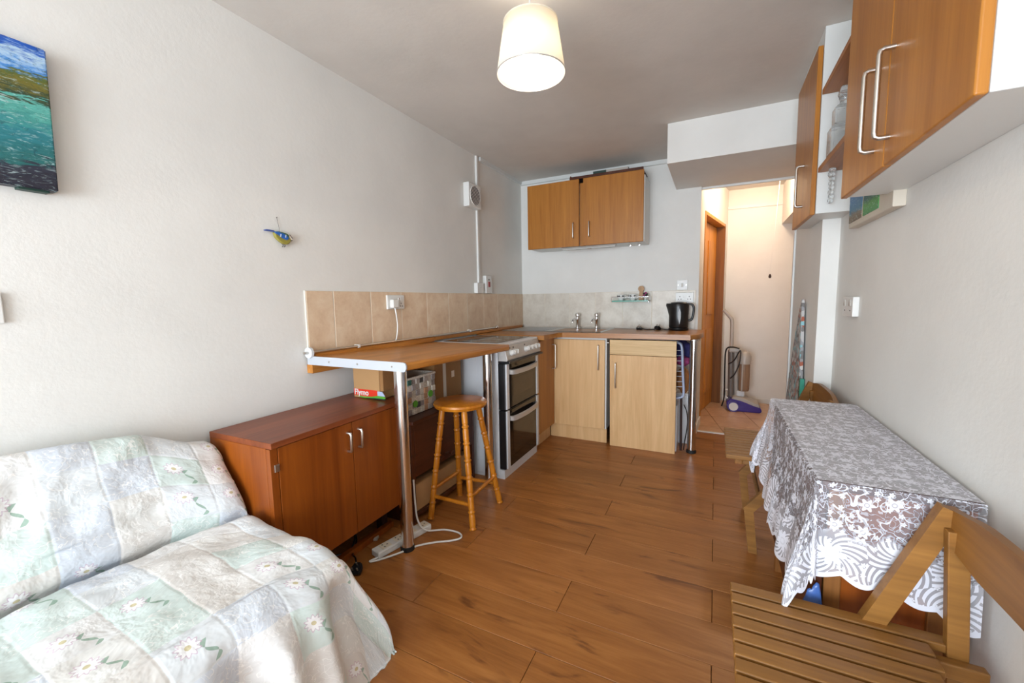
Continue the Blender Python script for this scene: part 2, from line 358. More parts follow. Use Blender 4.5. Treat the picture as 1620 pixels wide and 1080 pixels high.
def latheo(name, prof, c, mat, parent=None, seg=32, cap=True, base=None):
    bm = bmesh.new(); lathe(bm, prof, c, seg, cap); return put(name, bm, mat, parent, 'auto', base)
def prism(bm, poly, h0, h1, axis=2):
    """poly: 2-D outline; extruded along axis from h0 to h1. axis 2:(x,y) 1:(x,z) 0:(y,z)"""
    def P(p, h): return {2: (p[0], p[1], h), 1: (p[0], h, p[1]), 0: (h, p[0], p[1])}[axis]
    a = [bm.verts.new(P(p, h0)) for p in poly]; b = [bm.verts.new(P(p, h1)) for p in poly]
    bm.faces.new(a[::-1]); bm.faces.new(b)
    for k in range(len(poly)): j = (k+1) % len(poly); bm.faces.new((a[k], a[j], b[j], b[k]))
def prismo(name, poly, h0, h1, axis, mat, parent=None, bev=0, base=None):
    bm = bmesh.new(); prism(bm, poly, h0, h1, axis)
    if bev: bmesh.ops.bevel(bm, geom=bm.edges[:], offset=bev, segments=2, affect='EDGES', profile=.5)
    return put(name, bm, mat, parent, base=base)
def bar(bm, a, b, w, t, side=(0, 1, 0), bev=.003):
    """rectangular bar from a to b; t measured along `side`, w across"""
    a = Vector(a); b = Vector(b); d = (b-a).normalized(); s = Vector(side); s = (s-d*s.dot(d)).normalized(); n = d.cross(s); L = (b-a).length
    r = bmesh.ops.create_cube(bm, size=1); vs = r['verts']; m = (a+b)/2
    for v in vs: c = v.co.copy(); v.co = m+d*c.x*L+s*c.y*t+n*c.z*w
    if bev: bmesh.ops.bevel(bm, geom=list({e for v in vs for e in v.link_edges}), offset=bev, segments=2, affect='EDGES', profile=.5)
def struct(o): o['kind'] = 'structure'; return o
def sbox(name, *a, **k): return struct(box(name, *a, **{'bev': 0, **k}))

# ------------------------------------------------------------------ the room shell
XR, YB, ZC, XE = 2.286, 3.787, 2.336, 1.63
YW = -2.8
wl = sbox('wall_left', -.12, 0, YW, 5.4, 0, ZC+.1, 'wall')
wb = sbox('wall_back', 0, XE, YB, YB+.11, 0, ZC, 'wall')
wr = sbox('wall_right', XR, XR+.14, YW, 2.5, 0, ZC+.1, 'wall')
sbox('wall_right_pier', 2.214, XR+.14, 2.5, 3.25, 0, ZC+.1, 'wall')
sbox('ceiling', -.1, 3.2, YW-.1, 5.5, ZC, ZC+.1, 'ceil')
sbox('wall_beam', 1.438, XR+.14, 3.037, YB+.05, 2.079, ZC, 'wall')
sbox('trim_beam_edge', XE, 2.3, YB+.03, YB+.055, 2.062, 2.082, 'trimw')
# slim ceiling trims
sbox('trim_ceiling_left', 0, .022, 2.97, YB, ZC-.03, ZC, 'trimw')
sbox('trim_ceiling_back', 0, 1.44, YB-.022, YB, ZC-.034, ZC, 'trimw')
# wall behind the camera with the garden window opening
bm = bmesh.new()
bx(bm, 0, .12, YW-.1, YW, 0, ZC); bx(bm, 2.18, XR, YW-.1, YW, 0, ZC); bx(bm, .12, 2.18, YW-.1, YW, 0, .15); bx(bm, .12, 2.18, YW-.1, YW, 2.1, ZC)
struct(put('wall_rear', bm, 'wall'))
wf = thing('window_1', '', '', (1.15, YW-.05, .15)); wf['kind'] = 'structure'; del wf['label']; del wf['category']
for x in (.12, 1.125, 2.13): box('window_frame', x, x+.05, YW-.08, YW-.03, .15, 2.1, 'trimw', wf)
for z in (.15, 2.05): box('window_frame', .17, 2.13, YW-.08, YW-.03, z, z+.05, 'trimw', wf)

# laminate floor, board by board
fl = sbox('floor', -.05, 3.0, YW, 3.88, -.06, -.006, 'gap')
PW, PL = .1925, 1.06; k0 = -14
meshes = {}
for k in range(-21, 15):
    ya = 1.165+k*PW; yb = ya+PW
    if yb > 3.885: yb = 3.885
    if yb-ya < .01: continue
    off = 1.25 if k % 2 == 1 else 1.78
    if k == 11: off = 1.61
    for j in range(-3, 3):
        xa = off+j*PL; xb = xa+PL
        xa2, xb2 = max(xa, -.02), min(xb, 2.4)
        if xb2-xa2 < .05: continue
        o = box('floor_plank', xa2+.0009, xb2-.0009, ya+.0008, yb-.0008, -.006, 0, 'floor', fl, bev=.0012, seg=1)
# hall: sand tiles laid a little askew, clipped at the threshold
fh = sbox('floor_hall', 1.4, 3.2, 3.88, 5.5, -.06, -.003, 'groutd')
def clip(poly, f):
    out = []
    for i, p in enumerate(poly):
        q = poly[(i+1) % len(poly)]; a, b = f(p), f(q)
        if a >= 0: out.append(p)
        if (a >= 0) != (b >= 0): t = a/(a-b); out.append((p[0]+(q[0]-p[0])*t, p[1]+(q[1]-p[1])*t))
    return out
ta = radians(11.5); ex = (cos(ta), sin(ta)); ey = (-sin(ta), cos(ta)); T = .34; o0 = (2.155, 4.166)
for i in range(-4, 4):
    for j in range(-3, 5):
        g_ = .0025
        q = [(o0[0]+ex[0]*a+ey[0]*b, o0[1]+ex[1]*a+ey[1]*b) for a, b in ((i*T+g_, j*T+g_), ((i+1)*T-g_, j*T+g_), ((i+1)*T-g_, (j+1)*T-g_), (i*T+g_, (j+1)*T-g_))]
        for f in (lambda p: p[1]-3.9, lambda p: 5.4-p[1], lambda p: p[0]-1.42, lambda p: 3.1-p[0]): q = clip(q, f) if q else q
        if len(q) >= 3: prismo('floor_tile', q, -.004, .002, 2, 'tilef', fh)
struct(box('trim_threshold', XE, 2.25, 3.868, 3.9, -.002, .006, 'white', bev=.002))

# hall walls, slightly splayed
def wallseg(name, a, b, z0, z1, th, mat='wall', parent=None):
    a = Vector((*a, 0)); b = Vector((*b, 0)); d = (b-a).normalized(); n = Vector((-d.y, d.x, 0))*th
    return prismo(name, [(a.x, a.y), (b.x, b.y), (b.x+n.x, b.y+n.y), (a.x+n.x, a.y+n.y)], z0, z1, 2, mat, parent, base=None if parent else (a.x, a.y, z0))
A = Vector((1.652, 4.16)); B = Vector((1.83, 5.06)); dd = (B-A).normalized(); nn = Vector((-dd.y, dd.x))
struct(wallseg('wall_hall_left', (XE, YB), A, 0, ZC, .1))
struct(wallseg('wall_hall_lintel', A, B, 1.955, ZC, .13))
struct(wallseg('wall_hall_corner', B, B+dd*.2, 0, ZC, .13))
struct(sbox('wall_hall_back', 1.5, 3.2, 5.2, 5.3, 0, ZC, 'wall'))
struct(sbox('wall_hall_right', 2.95, 3.1, 3.25, 5.3, 0, ZC, 'wall'))
sbox('wall_hall_side', XR+.14, 3.1, 3.2, 3.25, 0, ZC, 'wall')
sbox('wall_hall_header', 2.36, 2.46, 3.25, 5.2, 1.93, ZC, 'wall')
sbox('trim_hall_rail', 1.8, 2.36, 5.185, 5.2, 2.13, 2.16, 'trimw')
sbox('trim_pier_edge', 2.204, 2.216, 3.235, 3.262, 0, 2.079, 'trimw')
sbox('baseboard_hall', 1.86, 2.95, 5.188, 5.2, 0, .05, 'trimw')
struct(wallseg('baseboard_hall_left', (XE-.003, YB-.008), (A.x, A.y-.03), 0, .07, -.012, 'trimw'))
d1 = thing('door_1', '', '', (A.x, A.y, 0)); d1['kind'] = 'structure'; del d1['label']; del d1['category']
L_ = (B-A).length
def pt(t, n): return (A.x+dd.x*t+nn.x*n, A.y+dd.y*t+nn.y*n)
def dbox(name, t0, t1, n0, n1, z0, z1, mat, par=None):
    return prismo(name, [pt(t0, n0), pt(t1, n0), pt(t1, n1), pt(t0, n1)], z0, z1, 2, mat, par or d1, bev=.002)
dbox('door_frame', 0, .03, -.008, .13, 0, 1.955, 'doorw'); dbox('door_frame', L_-.03, L_, -.008, .13, 0, 1.955, 'frame'); dbox('door_frame', .03, L_-.03, -.008, .13, 1.925, 1.955, 'doorw')
lf = dbox('door_leaf', .035, L_-.035, .075, .115, .01, 1.92, 'doorw')
for z0, z1 in ((.18, .85), (1.0, 1.75)):
    for t0, t1 in ((.14, .42), (.5, .78)): dbox('door_panel', t0, t1, .066, .078, z0, z1, 'doorw', lf)
rod('door_knob', (*pt(.1, .03), .95), (*pt(.1, .08), .95), .022, 'nickel', lf)

# splashback tiles, one by one
yt = [1.318]+[1.476+.2525*k for k in range(10)]; yt[-1] = YB-.008
for a, b in zip(yt, yt[1:]): box('wall_tile', 0, .009, a+.0025, b-.0025, .915, 1.240, 'tile', wl, bev=.0015, seg=1)
box('tile_grout', 0, .0078, 1.316, YB-.008, .913, 1.2405, 'grout', wl, bev=0)
xt = [.009]+[.248+.2525*k for k in range(6)]; xt[-1] = XE-.02
for a, b in zip(xt, xt[1:]): box('wall_tile', a+.002, b-.002, YB-.009, YB, .915, 1.240, 'tileb', wb, bev=.0015, seg=1)
box('tile_grout', .009, XE-.02, YB-.0078, YB, .913, 1.2405, 'grout', wb, bev=0)

# ------------------------------------------------------------------ sofa bed and quilt
sb = thing('sofa_bed', 'low sofa bed hidden beneath the floral quilt', 'sofa bed', (.45, -.1, 0))
box('base', .06, .72, -.95, .74, .0, .22, 'card', sb, .02); box('seat_mattress', .20, .73, -.95, .74, .22, .385, 'cream', sb, .03, 3)
box('back_mattress', .045, .10, -.95, .70, .22, .66, 'cream', sb, .03, 3)
prof_a = [(.03, .52), (.034, .70), (.045, .765), (.075, .79), (.108, .765), (.145, .66), (.19, .55), (.218, .49), (.216, .45), (.190, .415), (.183, .398), (.20, .402), (.225, .43), (.26, .441), (.30, .443), (.45, .442), (.62, .436), (.72, .425), (.775, .395), (.80, .33), (.82, .22), (.835, .11), (.85, .012)]
prof_b = [(.03, .52), (.034, .66), (.045, .70), (.075, .72), (.115, .70), (.165, .63), (.21, .565), (.25, .50), (.262, .465), (.25, .43), (.246, .412), (.262, .414), (.285, .432), (.32, .440), (.37, .438), (.47, .436), (.62, .43), (.72, .418), (.775, .39), (.802, .33), (.825, .22), (.85, .11), (.87, .012)]
def dens(pts, n):
    P = smoothpath([(p[0], 0, p[1]) for p in pts], 10); L = [0]
    for a, b in zip(P, P[1:]): L.append(L[-1]+(b-a).length)
    out = []; j = 0
    for k in range(n):
        s = L[-1]*k/(n-1)
        while j < len(L)-2 and L[j+1] < s: j += 1
        t = (s-L[j])/max(1e-9, L[j+1]-L[j]); out.append(P[j].lerp(P[j+1], t))
    return out, L[-1]
NP = 240; pa, La = dens(prof_a, NP); pb, Lb = dens(prof_b, NP)
def sm(a, b, x): t = max(0, min(1, (x-a)/(b-a))); return t*t*(3-2*t)
YE = .79; NJ, NE = 130, 36
bm = bmesh.new(); uvl = bm.loops.layers.uv.new('UVMap'); grid = []; uvs = []
for j in range(NJ+NE):
    row = []; ur = []
    y = -1.0+(YE+1.0)*j/(NJ-1) if j < NJ else YE
    e = (j-NJ+1)/NE if j >= NJ else 0
    w_ = sm(.60, .82, y)
    for i in range(NP):
        s = i/(NP-1); p = pa[i].lerp(pb[i], w_); x, z = p.x, p.z
        sag = -.04*sm(.3, .8, y)*sm(.5, .75, z)
        z += sag
        ys = y
        front = sm(.44, .24, z) if x > .68 else 0
        back = 1 if (x < .2 and z > .46) else 0
        n1 = noise.noise(Vector((x*5.5, ys*5.5, z*5.5+2))); n2 = noise.noise(Vector((x*14+5, ys*14, z*14))); n3 = noise.noise(Vector((x*30+5, ys*30, z*30)))
        # vertical drape folds on the hanging front
        fold = front*(.035*sin(ys*24+1.3*sin(ys*7))+.024*sin(ys*43+2))
        yy = y; xx = x+fold; zz = z
        dsp = .010*n1+.006*n2+.0022*n3
        if back: dsp = .016*n1+.010*n2+.003*n3
        if x > .7 and front > 0: xx += dsp*1.2
        elif back: xx += dsp; zz += dsp*.3
        else: zz += dsp
        # diagonal tension creases on the seat near the end
        if .25 < x < .75 and z > .38: zz += .006*sin((x*22-ys*15))*sm(.45, .75, ys)
        if e:
            h = zz; r = .045; le = e*(h*1.02+.03)
            if le < r*pi/2: th = le/r; yy = YE+r*sin(th); dz = r*(1-cos(th))
            else: yy = YE+r+(le-r*pi/2)*.16; dz = r+(le-r*pi/2)
            free = sm(.38, .5, x)
            lim = .835
            if yy > lim: yy = lim+(yy-lim)*free
            zz = max(.006+.004*n3, h-dz)
            drop = sm(0, .3, dz)
            yy += free*drop*(.026*sin(x*26+1.)+.012*sin(x*55))+.006*n2*free
            yy += free*drop*sm(.6, .86, x)*.08
            xx += sm(.7, .85, x)*drop*.07
        v = bm.verts.new((max(xx, .012), yy, max(zz, .004))); row.append(v)
        ur.append((s*1.75, (y if not e else YE+le)))
    grid.append(row); uvs.append(ur)
for j in range(len(grid)-1):
    for i in range(NP-1):
        f = bm.faces.new((grid[j][i], grid[j][i+1], grid[j+1][i+1], grid[j+1][i]))
        for l, (jj, ii) in zip(f.loops, ((j, i), (j, i+1), (j+1, i+1), (j+1, i))): l[uvl].uv = uvs[jj][ii]
ql = put('quilt', bm, 'quilt', None, True, (.45, 0, 0)); tag(ql, 'pastel patchwork quilt with daisies draped over the sofa bed', 'quilt')
so = ql.modifiers.new('thickness', 'SOLIDIFY'); so.thickness = .010; so.offset = -1

# ------------------------------------------------------------------ teak sideboard
t = thing('sideboard', 'reddish teak sideboard with two doors beside the sofa bed', 'cabinet', (.36, .85, 0))
X0, X1, Y0, Y1, ZT = .025, .375, .858, 1.588, .695
box('top', X0, X1+.012, Y0, Y1, ZT-.022, ZT, 'teakt', t, .002)
for a in (Y0, Y1-.018): box('side_panel', X0, X1-.019, a, a+.018, .165, ZT-.022, 'teak', t)
box('bottom_panel', X0, X1-.02, Y0+.018, Y1-.018, .165, .183, 'teak', t); box('back_panel', X0, X0+.006, Y0+.018, Y1-.018, .183, ZT-.022, 'teak', t, .001)
for k, (a, b) in enumerate(((Y0+.03, 1.226), (1.229, Y1-.004))):
    d = box('door', X1-.018, X1+.004, a, b, .168, ZT-.026, 'teak', t, .0015)
    hy = 1.197 if k == 0 else 1.258
    bm = bmesh.new(); tube(bm, [(X1+.002, hy, .630), (X1+.024, hy, .629), (X1+.026, hy, .62), (X1+.026, hy, .56), (X1+.024, hy, .551), (X1+.002, hy, .55)], .0055, 8, 1, False); put('handle', bm, 'nickel', d, 'auto')
box('door_stile', X1-.018, X1+.003, Y0, Y0+.0275, .166, ZT-.024, 'teak', t, .001); box('hinge', X1-.006, X1+.008, Y0+.012, Y0+.03, .585, .612, 'nickel', t, .001)
for yy in (Y0+.05, Y1-.09):
    box('leg_block', X0+.04, X0+.08, yy, yy+.04, 0, .165, 'plinth', t); box('leg_block', .22, .26, yy, yy+.04, 0, .165, 'plinth', t)
box('foot_rail', .255, .285, Y0+.02, Y1-.03, .0, .03, 'teak', t, .003)
t.rotation_euler = (0, 0, radians(1.2))

# clutter under the sideboard
o = tubeo('cable_tangle', [(.12, 1.12, .012), (.20, 1.2, .02), (.25, 1.3, .012), (.17, 1.38, .03), (.13, 1.28, .016), (.23, 1.19, .035), (.27, 1.25, .02), (.19, 1.36, .045), (.13, 1.22, .04), (.24, 1.16, .012)], .0045, 'black', None, 8, base=(.2, 1.25, 0)); tag(o, 'tangled black flex lying under the teak sideboard', 'cable')
def plug(name, p, label, mat, ang=0, tilt=0):
    t = thing(name, label, 'plug', p); x, y, z = p
    bm = bmesh.new(); prism(bm, [(x-.022, y-.025), (x+.022, y-.025), (x+.026, y+.0), (x+.014, y+.026), (x-.014, y+.026), (x-.026, y)], z, z+.022, 2); bmesh.ops.bevel(bm, geom=bm.edges[:], offset=.004, segments=2, affect='EDGES'); put('body', bm, mat, t)
    for dx, dy in ((0, .012), (-.011, -.012), (.011, -.012)): box('pin', x+dx-.003, x+dx+.003, y+dy-.002, y+dy+.002, z+.021, z+.042, 'nickel', t, .0008)
    t.rotation_euler = (tilt, 0, ang); return t
plug('mains_plug', (.385, 1.20, .012), 'black plug with pins up on the floor by the white extension block', 'black', .4, .5)
o = tubeo('plug_lead', [(.37, 1.21, .02), (.33, 1.24, .03), (.28, 1.27, .015), (.24, 1.34, .01)], .004, 'black', None, 8, base=(.3, 1.27, 0)); tag(o, 'short black lead running from the plug under the sideboard', 'cable')
o = box('paper_scrap', .235, .285, 1.40, 1.435, .0, .016, 'vacgrey', None, .006); o.rotation_euler = (0, 0, .5); tag(o, 'crumpled pale scrap under the far end of the sideboard', 'paper')
o = box('dark_storage_case', .035, .11, 1.1, 1.5, 0, .14, 'plinth', None, .01); tag(o, 'dark flat case stored under the teak sideboard', 'case')

# power strip and white flex
t = thing('extension_block', 'white four-way extension block on the floor behind the chrome front leg', 'extension lead', (.43, 1.45, 0))
box('body', .375, .435, 1.305, 1.62, .0, .032, 'white', t, .006, 3)
for yy in (1.335, 1.41, 1.485, 1.56):
    s_ = box('socket', .385, .427, yy, yy+.05, .032, .0345, 'cream', t, .001)
    for a, b in ((.406, .035), (.395, .015), (.417, .015)): box('slot', a-.003, a+.003, yy+b-.002, yy+b+.004, .0345, .0352, 'sock_d', s_, 0)
t.rotation_euler = (0, 0, radians(-12))
o = tubeo('white_flex', [(.40, 1.305, .012), (.385, 1.27, .01), (.41, 1.30, .006), (.46, 1.38, .006), (.50, 1.46, .006), (.56, 1.52, .006), (.63, 1.57, .006), (.655, 1.61, .006), (.62, 1.64, .006), (.54, 1.63, .008), (.47, 1.57, .02), (.445, 1.54, .08), (.44, 1.53, .18), (.44, 1.525, .30)], .0045, 'white', None, 8, base=(.5, 1.5, 0)); tag(o, 'white flex looping over the floor beside the chrome front leg', 'cable')

# ------------------------------------------------------------------ breakfast bar
t = thing('breakfast_bar', 'wood-effect breakfast bar top with white edging and two chrome legs', 'bar table', (.469, 1.43, 0))
def sl(y): return .928-(y-1.30)*.0255      # the flap slopes very slightly
bm = bmesh.new()
ya, yb = 1.305, 2.275
for (x0, x1, y0, y1, d0, d1) in ((.03, .612, ya+.004, yb, .038, 0),):
    vs = [bm.verts.new((x, y, sl(y)-d)) for y in (y0, y1) for x in (x0, x1) for d in (d0, d1)]
    a = vs
    for q in ((0, 1, 3, 2), (4, 6, 7, 5), (0, 4, 5, 1), (2, 3, 7, 6), (1, 5, 7, 3), (0, 2, 6, 4)): bm.faces.new([a[k] for k in q])
    fe = [e for e in bm.edges if all(v.co.x > .6 for v in e.verts)]
    bmesh.ops.bevel(bm, geom=fe, offset=.014, segments=4, affect='EDGES', profile=.5)
put('bar_top', bm, 'wtop', t, 'auto')
# rounded-end white strip across the near end
zz = sl(ya); r = .014; pl = [(.012, zz-.04), (.602, zz-.04)]+[(.602+r*sin(a), zz-.04+r-r*cos(a)) for a in (.5, 1.57)]+[(.602+r*cos(a), zz-r+r*sin(a)) for a in (.0, .8, 1.57)]+[(.012, zz+.001)]
prismo('edge_strip', pl, ya-.002, ya+.005, 1, plain('grey_white_edging', S(186, 189, 194), .35, var=.01), t)
for x in (.16, .34, .54): rod('screw', (x, ya-.004, zz-.02), (x, ya, zz-.02), .004, 'nickel', t, seg=10)
box('upstand', .0105, .032, ya+.03, yb, .906, .942, 'wtop', t, .004)
box('upstand', .0105, .032, yb, 3.72, .9115, .936, 'wtop', t, .004); box('wall_batten', .002, .04, ya+.0, ya+.7, .845, .888, 'wtop', t, .002)
for k, y in enumerate((1.43, 2.222)):
    x = (.469, .475)[k]; top = sl(y)-.038
    l = latheo('leg', [(.030, .02), (.030, top-.012), (.046, top-.010), (.046, top)], (x, y), 'chrome', t, 32)
    latheo('foot', [(.033, 0), (.033, .016), (.031, .022)], (x, y), 'rubber', l, 24)
# wall rail with white discs
t = thing('wall_rail', 'thin metal rail with a white end disc along the tiles above the bar', 'rail', (.03, 2.2, .93))
rod('rod', (.034, 1.27, .946), (.034, 3.16, .945), .007, 'nickel', t, seg=12)
rod('end_disc', (.034, 1.292, .946), (.034, 1.305, .946), .026, 'whitem', t, seg=24)
bm = bmesh.new(); bmesh.ops.create_uvsphere(bm, u_segments=16, v_segments=10, radius=.016, matrix=Matrix.Translation((.034, 3.165, .946))); put('end_knob', bm, 'chrome', t, True)
for y in (1.6, 2.73): box('bracket', .006, .042, y-.008, y+.008, .937, .955, 'white', t, .002)

# ------------------------------------------------------------------ things stored under the bar
t = thing('brown_chest', 'dark brown low cabinet with open base under the bar behind the stool', 'cabinet', (.2, 1.9, 0))
box('top', .03, .385, 1.60, 2.235, .545, .565, 'dark', t, .004); box('side_panel', .03, .36, 1.61, 1.635, 0, .545, 'dark', t); box('side_panel', .03, .36, 2.20, 2.225, 0, .545, 'dark', t)
box('front_panel', .34, .36, 1.637, 2.198, .25, .54, 'dark', t, .003); box('back_panel', .03, .04, 1.635, 2.20, .04, .545, 'dark', t); box('bottom_panel', .03, .36, 1.635, 2.20, .03, .05, 'dark', t)
for k in range(5): rod('carving', (.361, 1.85+.05*k, .275+.016*(k % 2)), (.361, 1.885+.05*k, .285), .007, 'dark', t, seg=8)
t = thing('cardboard_box', 'flat cardboard box lying in the open base of the brown cabinet', 'box', (.2, 1.9, .05))
box('carton', .06, .345, 1.65, 2.18, .05, .20, 'card', t, .004); box('flap', .08, .35, 1.66, 2.17, .202, .206, 'cardd', t, .001)
t = thing('woven_basket', 'basket woven from printed paper strips on the brown cabinet', 'basket', (.2, 1.785, .565))
bx0, bx1, by0, by1, bz0, bz1 = .07, .30, 1.665, 1.905, .566, .765
bm = bmesh.new(); 
for a in ((bx0, bx1, by0, by1, bz0, bz0+.006), (bx0, bx0+.005, by0, by1, bz0, bz1), (bx1-.005, bx1, by0, by1, bz0, bz1), (bx0, bx1, by0, by0+.005, bz0, bz1), (bx0, bx1, by1-.005, by1, bz0, bz1)): bx(bm, *a)
put('shell', bm, 'canvas', t)
ny, nz = 7, 6
for j in range(ny):
    for k in range(nz):
        a = by0+(by1-by0)*j/ny; b = bz0+(bz1-bz0)*k/nz; d = .006 if (j+k) % 2 else .002
        box('woven_square', bx1-.002, bx1+d, a+.001, a+(by1-by0)/ny-.001, b+.001, b+(bz1-bz0)/nz-.001, 'weave', t, .0025, 1)
        a = bx0+(bx1-bx0)*j/ny
        box('woven_square', a+.001, a+(bx1-bx0)/ny-.001, by0-d, by0+.002, b+.001, b+(bz1-bz0)/nz-.001, 'weave', t, .0025, 1)
for yy, zz in ((1.72, .625), (1.855, .655)): rod('round_badge', (bx1+.004, yy, zz), (bx1+.009, yy, zz), .019, 'greenp', t, seg=20)
tubeo('rim', [(bx0, by0, bz1), (bx1, by0, bz1), (bx1, by1, bz1+.004), (bx0, by1, bz1), (bx0, by0, bz1)], .008, 'weave', t, 8, 1, False)

t = thing('flymo_carton', 'cardboard carton with red lettered stripe standing on the teak sideboard', 'box', (.18, 1.55, .697))
box('carton', .10, .276, 1.492, 1.622, .697, .875, 'card', t, .003)
t2 = thing('flat_carton', 'flat cardboard carton standing behind the woven basket', 'box', (.04, 1.78, .566)); box('carton', .018, .062, 1.634, 1.935, .566, .865, 'cardd', t2, .003); box('flap_edge', .0615, .0635, 1.634, 1.935, .80, .804, 'card', t2, 0)
yf = 1.492
box('red_stripe', .101, .262, yf-.0012, yf, .708, .742, 'red', t, 0)
prismo('green_swoosh', [(.115, .710), (.17, .703), (.225, .7085), (.262, .716), (.30, .715), (.318, .709), (.30, .700), (.23, .699), (.16, .6975)], yf-.0016, yf-.0002, 1, 'greenp', t)
prismo('dark_swoosh', [(.18, .6985), (.25, .7035), (.31, .704), (.312, .698)], yf-.002, yf-.0004, 1, 'darkgreen', t)
prismo('white_patch', [(.262, .716), (.262, .738), (.295, .738), (.312, .716)], yf-.0012, yf, 1, 'airer', t)
box('side_flap', .278, .30, 1.494, 1.60, .74, .875, 'cardd', t, .002)
cu = bpy.data.curves.new('lettering', 'FONT'); cu.body = 'Flymo'; cu.size = .040; cu.extrude = .0006; cu.offset = .0009
tmp = bpy.data.objects.new('tmp', cu); C.objects.link(tmp); dg = bpy.context.evaluated_depsgraph_get(); me = bpy.data.meshes.new_from_object(tmp.evaluated_get(dg)); bpy.data.objects.remove(tmp)
me.materials.clear(); me.materials.append(M['white']); o = bpy.data.objects.new('lettering', me); C.objects.link(o); o.parent = t
o.location = Vector((.106, 1.4905, .713))-ORG[t.name]; o.rotation_euler = (radians(90), 0, 0)
t = thing('brown_carton', 'tall brown cardboard carton beside the cooker, behind the stool seat', 'box', (.15, 2.08, .565))
box('carton', .03, .27, 1.945, 2.23,   .566, .83, 'cardd', t, .004); box('tape', .2695, .2712, 2.03, 2.06, .567, .829, 'canvas', t, 0)
box('sticker', .2698, .2715, 2.12, 2.15, .70, .74, 'tile', t, 0); box('paper_label', .10, .262, 2.03, 2.14, .831, .835, 'canvas', t, 0)
o = box('black_laptop_bag', .04, .26, 1.92, 2.02, .834, .86, 'black', None, .006); tag(o, 'black flat item wedged between brown carton and bar top', 'bag')
o = box('white_adapter', .31, .36, 1.93, 1.985, .566, .59, 'white', None, .004); tag(o, 'small white adapter on the brown cabinet behind the stool seat', 'adapter')

# ------------------------------------------------------------------ bamboo-style stool
SC = Vector((.505, 1.862)); SZ = .632
t = thing('bar_stool', 'round-seated honey wood bar stool with ringed bamboo-style legs', 'stool', (SC.x, SC.y, 0))
latheo('seat', [(.0, SZ-.034), (.125, SZ-.034), (.142, SZ-.028), (.149, SZ-.014), (.146, SZ-.004), (.138, SZ), (.0, SZ)], (SC.x, SC.y), 'bamboo', t, 48, False)
feet = [(.395, 1.705), (.392, 1.995), (.665, 1.705), (.655, 2.02)]; tops = [(.435, 1.79), (.43, 1.925), (.575, 1.79), (.575, 1.93)]
def legp(k, z): f = Vector(feet[k]); q = Vector(tops[k]); u = z/(SZ-.03); p = f.lerp(q, u); return Vector((p.x, p.y, z))
for k in range(4):
    bm = bmesh.new(); H = SZ-.03; n = 110; pts = [legp(k, H*i/n) for i in range(n+1)]
    def rad(u):
        b = (u*7) % 1; d = min(b, 1-b); return .0165+.0045*math.exp(-(d/.045)**2)-.003*math.exp(-((d-.11)/.05)**2)
    tube(bm, pts, rad, 14, 1, False); put('leg', bm, 'bamboo', t, True)
for a, b, z in ((0, 2, .12), (2, 3, .16), (1, 3, .12), (0, 1, .16)):
    tubeo('stretcher', [legp(a, z).lerp(legp(b, z), i/20) for i in range(21)], lambda u: .0105+.0025*math.exp(-(((u*4) % 1-.5)/.06)**2), 'bamboo', t, 12, 1, False)

# ------------------------------------------------------------------ cooker
cy0, cy1, cxf = 2.295, 2.85, .545
t = thing('cooker', 'white freestanding double-oven electric cooker with dark glass doors', 'cooker', (.28, 2.57, 0))
box('body', .04, cxf-.035, cy0, cy1, .02, .885, 'whitem', t, .004)
for k in range(3): box('side_rib', .14+.1*k, .15+.1*k, cy0-.002, cy0+.001, .1, .86, 'whitem', t, 0)
box('plinth', .06, cxf, cy0+.004, cy1-.004, 0, .062, 'whitem', t, .003)
h = box('hob', .035, cxf+.012, cy0-.004, cy1+.004, .883, .903, 'whitem', t, .007, 3)
box('hob_glass', .075, cxf-.045, cy0+.025, cy1-.025, .902, .9055, 'bglass', h, .001)
for a, b, r in ((.19, 2.44, .07), (.19, 2.71, .09), (.39, 2.44, .09), (.39, 2.71, .07)):
    bm = bmesh.new(); tube(bm, [(a+r*cos(q*pi/16), b+r*sin(q*pi/16), .9057) for q in range(33)], .0008, 4, 1, False); put('heat_ring', bm, 'vacgrey', h)
prismo('control_panel', [(cxf-.03, .79), (cxf+.032, .79), (cxf+.036, .80), (cxf+.014, .884), (cxf-.03, .884)], cy0, cy1, 1, 'alu', t, .002)
for y in (cy0+.075, cy0+.125, cy0+.30, cy0+.365, cy0+.43, cy0+.495):
    b = Vector((cxf+.024, y, .838)); n = Vector((.96, 0, .28)); l = bmesh.new(); cyl(l, b, b+n*.012, .021, .02, 24); cyl(l, b+n*.012, b+n*.03, .017, .015, 24); k_ = put('knob', l, 'white', t, 'auto')
    l = bmesh.new(); bar(l, b+n*.02+Vector((0, 0, -.014)), b+n*.02+Vector((0, 0, .014)), .03, .007, (0, 1, 0), .002); put('knob_grip', l, 'white', k_)
for y in (cy0+.07, cy0+.12, cy0+.30): box('indicator', cxf+.018, cxf+.0215, y-.004, y+.004, .866, .874, 'sock_d', t, 0)
box('vent_lip', cxf-.03, cxf+.052, cy0+.0, cy1+.006, .775, .79, 'black', t, .003)
